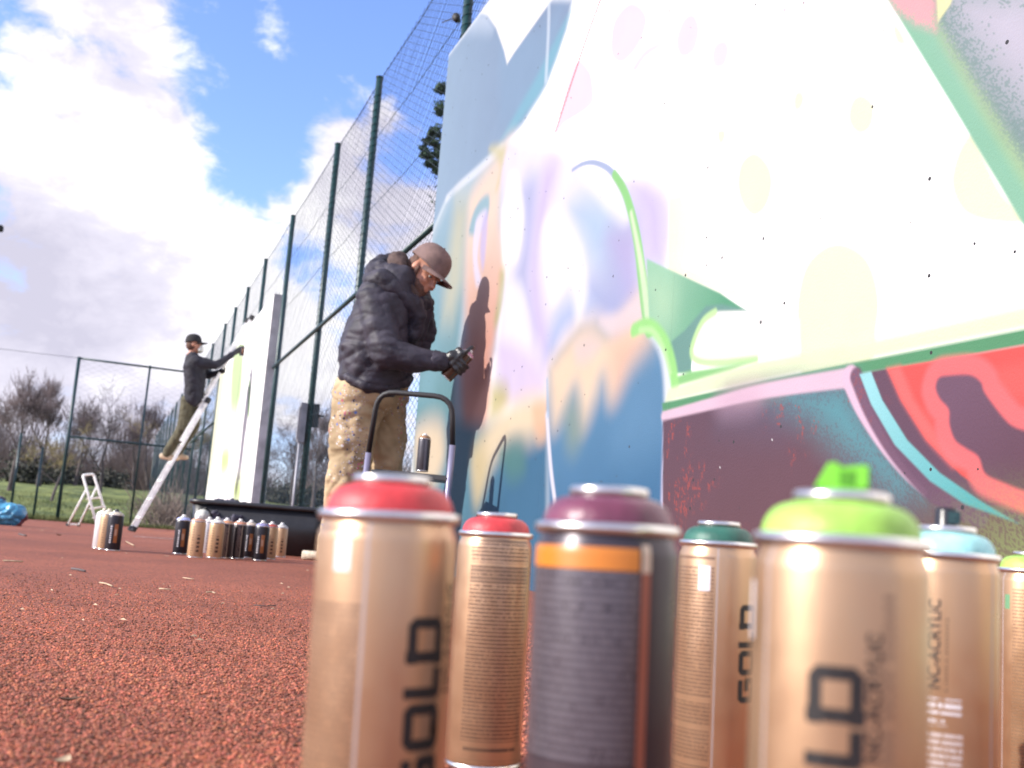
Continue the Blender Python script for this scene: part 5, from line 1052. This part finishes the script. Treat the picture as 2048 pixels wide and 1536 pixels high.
can('spray_can', 'black spray can with beige dome behind the lilac topped one', (0.734, 5.995, 0), 0.176, FB, gloss('far_dome', (0.62, 0.50, 0.40)), 'small', 0.0375, group='spray cans grouped in front of the tub', nozzle_col=WCAP, detail=False)
can('spray_can', 'black spray can with dusky lilac dome and orange patch at the front of the row', (0.758, 5.703, 0), 0.176, FB, gloss('far_dome', (0.26, 0.25, 0.46)), 'small', 0.0375, group='spray cans grouped in front of the tub', nozzle_col=WCAP, detail=False)
can('spray_can', 'gold spray can with red dome near the right end of the row', (0.856, 6.066, 0), 0.176, FG, gloss('far_dome', (0.48, 0.08, 0.06)), 'small', 0.0375, group='spray cans grouped in front of the tub', nozzle_col=WCAP, detail=False)
can('spray_can', 'spray can with grey green dome at the back right of the row', (1.030, 7.097, 0), 0.176, FW, gloss('far_dome', (0.16, 0.22, 0.20)), 'small', 0.0375, group='spray cans grouped in front of the tub', nozzle_col=GCAP, detail=False)
can('spray_can', 'gold spray can with grey white dome at the right end of the tub row', (0.992, 6.603, 0), 0.176, FG, gloss('far_dome', (0.55, 0.53, 0.50)), 'small', 0.0375, group='spray cans grouped in front of the tub', nozzle_col=WCAP, detail=False)

t_ = can('spray_can', 'dark grey spray can standing on the step stool', (1.3098,4.7261,0.4758), 0.150, can_mat('grey_black_lacquer', (0.055, 0.052, 0.062), 0.5, 0.4, [(.68, .74, 0, 1, 0, (0.13, 0.13, 0.15), .9, 1)]), gloss('bronze_dome', (0.28, 0.15, 0.07)), 'small', 0.0285, rot=0.3, nozzle_col=mat('white_nozzle', (.7, .68, .66), .4), detail=False)
hm_ = can('spray_can', 'gold and black spray can held in the bent painter gloved hand', can_bot, 0.158, can_mat('held_can_lacquer', (0.10, 0.055, 0.035), 0.5, 0.35, [(.80, .86, 0, 1, 0, (0.55, 0.42, 0.22), .95, 1), (.60, .66, 0, 1, 0, (0.02, 0.02, 0.02), .8, 1)]), gloss('rose_dome', (0.45, 0.22, 0.30)), 'small', 0.033, rot=0.0, nozzle_col=mat('pale_nozzle', (.75, .72, .7), .4), detail=False)
hm_.rotation_mode = 'QUATERNION'; hm_.rotation_quaternion = ca_.to_track_quat('Z', 'Y')
s2 = can('spray_can', 'spray can held to the far wall by the painter on the ladder', (1.4855,15.3092,2.4998), 0.14, FB, gloss('lime_dome', (0.3, 0.5, 0.12)), 'small', 0.032, nozzle_col=WCAP, detail=False)


# ------------------------------------------------------------------ folding step stool with hand loop in front of the painter
st = empty('step_stool', (1.3333,4.8593,0.0562)); st.location.z = 0; tag(st, 'folding step stool with tall black hand loop and a can on its dark step', 'step stool')
def skid(o, par): o.parent = par; o.matrix_parent_inverse = Matrix.Translation(-par.location); return o
def rounded(pts, rad, n_=6):
    out = [Vector(pts[0])]
    for a, b, c in zip(pts[:-2], pts[1:-1], pts[2:]):
        a, b, c = Vector(a), Vector(b), Vector(c); d0, d1 = (a-b).normalized(), (c-b).normalized(); p0, p1 = b+d0*rad, b+d1*rad
        for t in np.linspace(0, 1, n_): out.append(p0*(1-t)**2 + b*2*t*(1-t) + p1*t*t)
    return out+[Vector(pts[-1])]
hl = rounded([(1.0857,4.8605,0.5469), (1.0852,4.7738,0.8238), (1.3809,4.5830,0.8098), (1.4069,4.6068,0.5997)], 0.085)
skid(MB().tube(hl, 0.0125, 12).build('hand_loop', M['rubber'], None, True), st)
lt_, rt_ = Vector((1.0857,4.8605,0.5469)), Vector((1.4069,4.6068,0.5997)); lb, rb = Vector((1.0845,4.9168,0.3296)), Vector((1.4177,4.6631,0.3552))
lb.z = rb.z = 0.0
for a, b in ((lt_, lb), (rt_, rb)): skid(MB().tube([a, b], 0.0145, 10).build('leg', M['stool_lilac'], None, True), st)
back = (AW*0.34+RT*0.02)
for a, b in ((lt_, lb), (rt_, rb)):
    q = a.lerp(b, 0.32); e_ = b + back; e_.z = 0; skid(MB().tube([q, e_], 0.0125, 10).build('leg', M['stool_lilac'], None, True), st)
def tread(y_l, y_r, zl, zr, dep, th=0.022):
    a, b = Vector(y_l), Vector(y_r); f = AW*dep; m = MB()
    m.add([a, b, b+f, a+f, a-UP*th, b-UP*th, b+f-UP*th, a+f-UP*th], [(0, 1, 2, 3), (7, 6, 5, 4), (0, 4, 5, 1), (1, 5, 6, 2), (2, 6, 7, 3), (3, 7, 4, 0)]); return m
skid(tread((1.1012,4.8452,0.4718), (1.4036,4.6089,0.4581), 0, 0, 0.20).build('tread', M['black_plastic'], None, False, 0.004), st)
g1, g2 = lt_.lerp(lb, 0.62), rt_.lerp(rb, 0.62); skid(tread(g1-AW*0.12, g2-AW*0.12, 0, 0, 0.17).build('tread', M['black_plastic'], None, False, 0.004), st)
for i in range(3):
    a = Vector((1.1012,4.8452,0.4718)) + AW*(0.04+0.05*i) + UP*0.002; b = Vector((1.4036,4.6089,0.4581)) + AW*(0.04+0.05*i) + UP*0.002
    skid(MB().tube([a.lerp(b, .04), a.lerp(b, .96)], 0.003, 6).build('grip_strip', M['rubber'], None), st)

# ------------------------------------------------------------------ tub, cloth heap, roller
zt = 7.15
tl, tr_ = Vector((0.5771,7.4668,0.2559)), Vector((1.4187,7.1556,0.2978)); base_c = (tl+tr_)/2; base_c.z = 0
tb = empty('mortar_tub', base_c, -YAW); tag(tb, 'long black plastic mortar tub standing behind the row of far cans', 'tub')
L_ = (tr_-tl).length/2; HT = 0.315
def ring_rect(hx, hy, z, rad, n_=6):
    out = []
    for (sx, sy, a0) in ((1, 1, 0), (-1, 1, 90), (-1, -1, 180), (1, -1, 270)):
        for k in range(n_+1):
            a = R(a0+90*k/n_); out.append((sx*(hx-rad)+rad*math.cos(a), sy*(hy-rad)+rad*math.sin(a), z))
    return out
def loft(rings):
    m = MB(); n_ = len(rings[0]); vs = [p for r in rings for p in r]; fs = []
    for i in range(len(rings)-1):
        for k in range(n_): fs.append((i*n_+k, i*n_+(k+1) % n_, (i+1)*n_+(k+1) % n_, (i+1)*n_+k))
    fs.append(tuple(reversed(range(n_)))); fs.append(tuple((len(rings)-1)*n_+k for k in range(n_))); return m.add(vs, fs)
loft([ring_rect(L_*.93, .26, 0, .07), ring_rect(L_*.985, .295, HT-.03, .08), ring_rect(L_*.97, .28, HT-.025, .075), ring_rect(L_*.915, .245, 0.02, .06)]).build('tub_shell', M['black_plastic'], tb, True)
MB().tube(ring_rect(L_, .305, HT-.014, .085), 0.016, 8, closed=True).build('rim', M['black_plastic'], tb, True)
def heap(bm):
    limb(bm, [(Vector((0.5978,7.3010,0.2375)), 0.045), (Vector((0.6805,7.2669,0.2637)), 0.055), (Vector((0.7678,7.1825,0.2577)), 0.060), (Vector((0.8357,7.1591,0.2503)), 0.040)])
    limb(bm, [(Vector((0.6570,7.1508,0.2358)), 0.040), (Vector((0.6532,7.1398,0.1783)), 0.035), (Vector((0.7946,7.0847,0.2025)), 0.035)]); limb(bm, [(Vector((0.6886,7.3692,0.2779)), 0.05), (Vector((0.8251,7.3191,0.2824)), 0.045)])
hp = organic('cloth_heap', heap, 0.010, 3, M['dark_cloth'], None, 0.028, 14, (1, 1, 1), 2); tag(hp, 'crumpled dark lilac jacket slung over the left end of the black tub', 'jacket')
rs = empty('respirator_mask', (0.5672,7.1455,0.2031)); tag(rs, 'white and black respirator mask hanging at the left end of the black tub', 'mask')
b = MB(); b.lathe([(0.0001, 0.05), (0.03, 0.045), (0.046, 0.02), (0.05, 0.0), (0.04, -0.03)], 16); o = b.build('face_cup', M['mask'], rs, True); o.rotation_euler = (1.2, 0.3, 0)
b = MB(); b.tube([(0.02+0.05*math.cos(a), 0.01, 0.05*math.sin(a)-0.01) for a in np.linspace(0, 6.28, 18)], 0.013, 8); b.build('filter_ring', M['rubber'], rs, True)
b = MB(); b.tube([(0.0, 0.0, 0.045), (0.05, 0.02, 0.085), (0.10, 0.03, 0.06)], 0.007, 6); b.build('strap', M['rubber'], rs, True)
rp_ = empty('paint_roller', (1.1422,6.3828,0.0386)); rp_.location.z = 0.027; rp_.rotation_euler = (0, 0, 0.12-YAW); tag(rp_, 'cream paint roller sleeve lying on the red court in front of the tub', 'roller')
b = MB(); b.tube([(-0.052, 0, 0), (-0.046, 0, 0), (0.14, 0, 0), (0.146, 0, 0)], [0.020, 0.027, 0.027, 0.020], 18); b.build('sleeve', mat('cream_roller_pile', (0.60, 0.52, 0.40), 0.95, var=0.2, vscale=60, bump=0.7, bscale=150), rp_, True)
b = MB(); b.tube([(0.14, 0, 0), (0.17, 0, 0), (0.18, -0.05, 0.0), (0.13, -0.10, -0.012), (0.10, -0.2, -0.016)], 0.004, 8); b.build('wire_frame', M['tin'], rp_, True)

# ------------------------------------------------------------------ white step ladder
sl = empty('step_ladder', (-0.2151,13.6543,-0.0024)); sl.location.z = float(court_z(sl.location.y)); tag(sl, 'small white aluminium step ladder standing open on the court near the grass', 'step ladder')
SZ = sl.location.z
skid(MB().tube(rounded([(-0.0902,14.9022,-0.0201),(-0.3650,15.1109,0.6482),(-0.2378,15.3820,0.6824),(0.0619,15.1697,-0.0204)], 0.05, 6), 0.016, 8).build('front_frame', M['white_paint'], None, True), sl)
skid(MB().tube([(-0.2907,15.1633,0.4867),(-0.4735,15.4710,-0.0200)], 0.013, 8).build('rear_leg', M['white_paint'], None, True), sl)
skid(MB().tube([(-0.1795,15.3874,0.5149),(-0.3441,15.7468,-0.0203)], 0.013, 8).build('rear_leg', M['white_paint'], None, True), sl)
skid(MB().tube([(-0.4573,15.4620,-0.0003),(-0.3403,15.7421,0.0002)], 0.012, 8).build('cross_bar', M['white_paint'], None, True), sl)
skid(tread((-0.2849,15.0744,0.3556), (-0.1201,15.3315,0.3931), 0, 0, 0.09, 0.02).build('tread', M['alu'], None, False, 0.003), sl)
skid(tread((-0.2318,15.0213,0.2304), (-0.0620,15.2748,0.2786), 0, 0, 0.09, 0.02).build('tread', M['alu'], None, False, 0.003), sl)
skid(tread((-0.1808,14.9667,0.1188), (-0.0105,15.2204,0.1644), 0, 0, 0.09, 0.02).build('tread', M['alu'], None, False, 0.003), sl)
skid(MB().tube([Vector((-0.0902,14.9022,-0.0201))-UP*0.004, Vector((-0.0902,14.9022,-0.0201))+UP*0.035], 0.022, 8).build('rubber_foot', M['rubber'], None), sl)
skid(MB().tube([Vector((0.0619,15.1697,-0.0204))-UP*0.004, Vector((0.0619,15.1697,-0.0204))+UP*0.035], 0.022, 8).build('rubber_foot', M['rubber'], None), sl)
skid(MB().tube([Vector((-0.4735,15.4710,-0.0200))-UP*0.004, Vector((-0.4735,15.4710,-0.0200))+UP*0.035], 0.022, 8).build('rubber_foot', M['rubber'], None), sl)
skid(MB().tube([Vector((-0.3441,15.7468,-0.0203))-UP*0.004, Vector((-0.3441,15.7468,-0.0203))+UP*0.035], 0.022, 8).build('rubber_foot', M['rubber'], None), sl)
# ------------------------------------------------------------------ long ladder leaning on the far wall
la = empty('extension_ladder', (0.3250,15.3894,-0.0304)); tag(la, 'long aluminium extension ladder leaning against the far white wall', 'ladder')
A0_, A1_ = Vector((0.3250,15.3894,-0.0304)), Vector((1.6000,15.5094,3.0674)); dr = (A1_-A0_); ax_ = dr.normalized(); side = Vector((ax_.y, -ax_.x, 0)).normalized()*0.19
if side.y < 0: side = -side
nrm_ = ax_.cross(side).normalized()
if nrm_.x > 0: nrm_ = -nrm_
def lk(o): return skid(o, la)
def rail_box(a, b, w, d):
    m = MB(); s_ = side.normalized()*w; nn_ = nrm_*d
    m.add([a-s_-nn_, a+s_-nn_, a+s_+nn_, a-s_+nn_, b-s_-nn_, b+s_-nn_, b+s_+nn_, b-s_+nn_], [(3, 2, 1, 0), (4, 5, 6, 7), (0, 1, 5, 4), (1, 2, 6, 5), (2, 3, 7, 6), (3, 0, 4, 7)]); return m
LL = dr.length
for (t0, t1, off, wd) in ((0.0, 0.60, 0.0, 0.175), (0.40, 1.0, 0.042, 0.145)):
    for q in (-1, 1):
        s_ = side.normalized()*wd*q; lk(rail_box(A0_+dr*t0+s_+nrm_*off, A0_+dr*t1+s_+nrm_*off, 0.014, 0.021).build('rail', M['alu'], None, False, 0.004))
    k = t0*LL+0.2
    while k < t1*LL-0.08:
        c = A0_+ax_*k+nrm_*off; s_ = side.normalized()*(wd+0.016); lk(MB().tube([c-s_, c+s_], 0.015, 8).build('rung', M['alu'], None, True)); k += 0.28
for q in (-1, 1): 
    c = A0_+side.normalized()*0.175*q; lk(MB().tube([c-ax_*0.0, c+ax_*0.07], 0.036, 8).build('rubber_foot', M['rubber'], None)); c = A1_+side.normalized()*0.145*q+nrm_*0.042; lk(MB().tube([c-ax_*0.05, c+ax_*0.02], 0.034, 8).build('end_cap', M['rubber'], None))
    c = A0_+dr*0.60+side.normalized()*0.175*q; lk(MB().tube([c-ax_*0.05, c+ax_*0.03], 0.038, 8).build('end_cap', M['rubber'], None))

# ------------------------------------------------------------------ second painter on the ladder
Z2 = 14.6
hc2 = Vector((0.8361,15.3707,2.5773)); HB2 = frame(cam_dir(0.95, 0.06, 0.25), UP)
def body2(bm):
    head_parts(bm, hc2, HB2, 1.0)
    limb(bm, [(hc2, 0.055), (Vector((0.8314,15.3998,2.4040)), 0.065)]); limb(bm, [(Vector((0.8314,15.3998,2.4040)), 0.09), (Vector((0.8743,15.4056,2.2691)), 0.13), (Vector((0.9252,15.4523,1.8583)), 0.12)])
    limb(bm, [(Vector((0.8803,15.2312,2.3384)), 0.06), (Vector((1.1468,15.1916,2.3190)), 0.043), (Vector((1.3776,15.2904,2.5255)), 0.03), (Vector((1.4425,15.3120,2.5801)), 0.03)])
    limb(bm, [(Vector((0.9296,15.5646,2.3610)), 0.06), (Vector((1.0829,15.5549,2.2080)), 0.043), (Vector((1.2011,15.3984,2.2466)), 0.03), (Vector((1.2475,15.3262,2.2577)), 0.03)])
    limb(bm, [(Vector((0.8552,15.4015,1.7958)), 0.085), (Vector((0.8211,15.4008,1.4023)), 0.06), (Vector((0.6599,15.5688,1.0496)), 0.045)]); limb(bm, [(Vector((0.9504,15.5564,1.8223)), 0.085), (Vector((0.9638,15.5534,1.4712)), 0.06), (Vector((0.7901,15.7098,1.0839)), 0.045)])
man2 = organic('person', body2, 0.012, 3, M['skin']); tag(man2, 'painter in black cap, white mask and dark sweater standing on the leaning ladder', 'person')
eyes(man2, hc2, HB2, 1.0); make_cap(man2, hc2+HB2 @ Vector((0, 0, .01)), HB2, 1.04, M['blackcap'])
def hair2(bm):
    ell(bm, hc2 + HB2 @ Vector((-0.03, 0, -0.005)), (0.082, 0.083, 0.085), HB2)
organic('hair', hair2, 0.010, 2, M['beard'], man2)
def mask2(bm):
    ell(bm, hc2 + HB2 @ Vector((0.085, 0, -0.055)), (0.052, 0.060, 0.062), HB2)
    for q in (-1, 1): ell(bm, hc2 + HB2 @ Vector((0.085, 0.058*q, -0.075)), (0.030, 0.030, 0.030), HB2)
organic('face_mask', mask2, 0.009, 2, M['mask'], man2)
def sweater(bm):
    for z in (14.83, 14.93, 15.03): limb(bm, [(Vector((0.06197*z,1.03498*z,0.18+0.11241*z)), 0.135), (Vector((0.06113*z,1.03309*z,0.18+0.12624*z)), 0.145), (Vector((0.05856*z,1.03186*z,0.18+0.13993*z)), 0.15), (Vector((0.05629*z,1.03146*z,0.18+0.14762*z)), 0.105)])
    limb(bm, [(Vector((0.8289,15.3975,2.4245)), 0.075), (Vector((0.8438,15.4028,2.3566)), 0.09)])
    limb(bm, [(Vector((0.8755,15.2352,2.3243)), 0.10), (Vector((1.1484,15.1932,2.3054)), 0.060), (Vector((1.3522,15.2822,2.4996)), 0.042)]); limb(bm, [(Vector((0.9182,15.5711,2.3460)), 0.10), (Vector((1.0903,15.5532,2.2016)), 0.058), (Vector((1.1783,15.4303,2.2334)), 0.042)])
organic('sweater', sweater, 0.014, 3, M['navy'], man2, 0.012, 9)
def hem2(bm):
    for z in (14.85, 14.93, 15.01): limb(bm, [(Vector((0.05693*z,1.03709*z,0.18+0.11061*z)), 0.085), (Vector((0.06665*z,1.03367*z,0.18+0.11001*z)), 0.085)])
organic('shirt_hem', hem2, 0.012, 2, M['shirt'], man2)
def trs2(bm):
    limb(bm, [(Vector((0.8560,15.4023,1.7890)), 0.115), (Vector((0.8259,15.3969,1.4164)), 0.085), (Vector((0.6647,15.5648,1.0637)), 0.066)]); limb(bm, [(Vector((0.9578,15.5547,1.8159)), 0.115), (Vector((0.9703,15.5509,1.4717)), 0.085), (Vector((0.8014,15.7033,1.0988)), 0.066)])
organic('trousers', trs2, 0.013, 3, M['olive'], man2, 0.012, 9)
for x in ((0.6482,15.5830,0.9868), (0.7717,15.7266,1.0199)):
    def sh2(bm, x=x):
        c = Vector(x); limb(bm, [(c-RT*0.04+UP*0.03, 0.045), (c+RT*0.08+UP*0.02, 0.042), (c+RT*0.17+UP*0.012, 0.034)])
    organic('shoe', sh2, 0.010, 2, M['wood'], man2)
for pts in (((1.3653,15.2867,2.5091), (1.4425,15.3120,2.5801), 1), ((1.1897,15.4144,2.2400), (1.2475,15.3262,2.2577), 0)):
    def gl2(bm, pts=pts):
        a, b_ = Vector(pts[0]), Vector(pts[1]); d = (b_-a).normalized(); limb(bm, [(a, 0.036), (b_, 0.042)])
        for k in range(4):
            o = UP*(0.03-0.02*k); limb(bm, [(b_+o, 0.013), (b_+o+d*0.05, 0.012), (b_+o+d*0.07-RT*0.01+AW*0.02, 0.010)])
        limb(bm, [(b_+UP*0.03, 0.014), (b_+UP*0.055+d*0.03, 0.011)])
    organic('glove', gl2, 0.008, 2, M['glove'], man2)

# ------------------------------------------------------------------ blue bag at the left edge
bgp = Vector((-1.0043,12.4346,-0.0015)); bgp.z = float(court_z(bgp.y))
def bagf(bm):
    limb(bm, [(bgp+UP*0.12-RT*0.16, 0.13), (bgp+UP*0.12+RT*0.10, 0.115)]); limb(bm, [(bgp+UP*0.05-RT*0.2, 0.06), (bgp+UP*0.05+RT*0.14, 0.06)]); ell(bm, bgp+UP*0.20-RT*0.08, (0.11, 0.10, 0.08))
bg_ = organic('carrier_bag', bagf, 0.012, 3, M['blue_bag'], None, 0.03, 9); tag(bg_, 'slumped blue plastic carrier bag at the left edge of the court', 'bag')
def clf(bm): limb(bm, [(bgp+UP*0.03+RT*0.17, 0.035), (bgp+UP*0.10+RT*0.19+AW*0.05, 0.04), (bgp+UP*0.17+RT*0.17+AW*0.05, 0.028)])
c_ = organic('red_rag', clf, 0.010, 2, M['red_cloth'], None, 0.015, 14); tag(c_, 'dark red rag leaning against the blue bag', 'rag')
def clf2(bm): limb(bm, [(bgp+UP*0.26-RT*0.20, 0.05), (bgp+UP*0.25-RT*0.06, 0.045)])
c_ = organic('dark_garment', clf2, 0.010, 2, M['dark_cloth'], None, 0.02, 14); tag(c_, 'dark folded garment lying on top of the blue bag', 'clothing')

# ------------------------------------------------------------------ litter on the court
tag(MB().tube([(-0.0824, 3.6003, 0.0050), (-0.0601, 3.5665, 0.0050), (-0.0418, 3.4984, 0.0050)], 0.0035, 5).build('twig', M['bark'], None, True), 'dark twig with pale end lying on the court near the left', 'twig', 'litter on the court')
tag(MB().tube([(0.0025, 2.9678, 0.0050), (0.0181, 2.9412, 0.0050), (0.0321, 2.8538, 0.0050)], 0.002, 5).build('straw', M['straw'], None, True), 'curved pale straw on the court below the dark twig', 'straw', 'litter on the court')
tag(MB().tube([(-0.2953, 3.8526, 0.0050), (-0.2611, 3.8690, 0.0050), (-0.2372, 3.8683, 0.0050)], 0.0025, 5).build('straw', M['straw'], None, True), 'straight pale straw at the left edge of the court', 'straw', 'litter on the court')
tag(MB().tube([(0.1428, 2.8583, 0.0050), (0.1568, 2.8516, 0.0050), (0.1696, 2.8439, 0.0050)], 0.0018, 5).build('straw', M['straw'], None, True), 'short pale straw near the middle of the open court', 'straw', 'litter on the court')
tag(MB().tube([(0.2550, 2.8240, 0.0050), (0.2694, 2.8360, 0.0050), (0.2738, 2.8031, 0.0050)], 0.0018, 5).build('straw', M['straw'], None, True), 'short pale straw right of the other straws', 'straw', 'litter on the court')
tag(MB().tube([(0.1376, 7.6595, 0.0050), (0.1581, 7.0882, 0.0050), (0.1691, 6.7840, 0.0050)], 0.003, 5).build('straw', M['straw'], None, True), 'pale straw beside the cans near the step ladder', 'straw', 'litter on the court')
tag(MB().tube([(0.3268, 2.4620, 0.0050), (0.3491, 2.4491, 0.0050), (0.3767, 2.4812, 0.0050)], 0.0012, 5).build('twig', M['bark'], None, True), 'thin dark twig lying in front of the far cans', 'twig', 'litter on the court')
tag(MB().tube([(0.2383, 3.4586, 0.0050), (0.2534, 3.4210, 0.0050), (0.2672, 3.4092, 0.0050)], 0.0015, 5).build('straw', M['straw'], None, True), 'faint straw between the far cans and the open court', 'straw', 'litter on the court')
tag(MB().tube([(-0.5182, 7.6916, 0.0050), (-0.4811, 7.4941, 0.0050), (-0.4587, 7.4169, 0.0050)], 0.006, 5).build('twig', M['bark'], None, True), 'small dark twig below the blue bag', 'twig', 'litter on the court')
b = MB(); b.add([(-0.0126+0.0120*u_*math.cos(0.3)-0.0120*w_*math.sin(0.3), 1.1146+0.0120*u_*math.sin(0.3)+0.0120*w_*math.cos(0.3), 0.004+0.0120*(0.35*u_*u_+0.5*abs(w_))) for u_ in (-1, -.5, 0, .5, 1) for w_ in (-.42*(1-u_*u_), 0, .42*(1-u_*u_))], [(i*3+j, i*3+j+1, i*3+j+4, i*3+j+3) for i in range(4) for j in range(2)]); tag(b.build('leaf', M['brownleaf'], None, True), 'small dark curled leaf on the court at lower left', 'leaf', 'litter on the court')
b = MB(); b.add([(-0.0084+0.0120*u_*math.cos(1.2)-0.0120*w_*math.sin(1.2), 0.8442+0.0120*u_*math.sin(1.2)+0.0120*w_*math.cos(1.2), 0.004+0.0120*(0.35*u_*u_+0.5*abs(w_))) for u_ in (-1, -.5, 0, .5, 1) for w_ in (-.42*(1-u_*u_), 0, .42*(1-u_*u_))], [(i*3+j, i*3+j+1, i*3+j+4, i*3+j+3) for i in range(4) for j in range(2)]); tag(b.build('leaf', M['straw'], None, True), 'pale tan leaf standing up at the bottom left edge', 'leaf', 'litter on the court')
b = MB(); b.add([(-0.2939+0.0300*u_*math.cos(0.8)-0.0300*w_*math.sin(0.8), 8.1121+0.0300*u_*math.sin(0.8)+0.0300*w_*math.cos(0.8), 0.004+0.0300*(0.35*u_*u_+0.5*abs(w_))) for u_ in (-1, -.5, 0, .5, 1) for w_ in (-.42*(1-u_*u_), 0, .42*(1-u_*u_))], [(i*3+j, i*3+j+1, i*3+j+4, i*3+j+3) for i in range(4) for j in range(2)]); tag(b.build('leaf', M['brownleaf'], None, True), 'dark leaf on the court left of the step ladder', 'leaf', 'litter on the court')
bpy.data.scenes.remove(_bench)
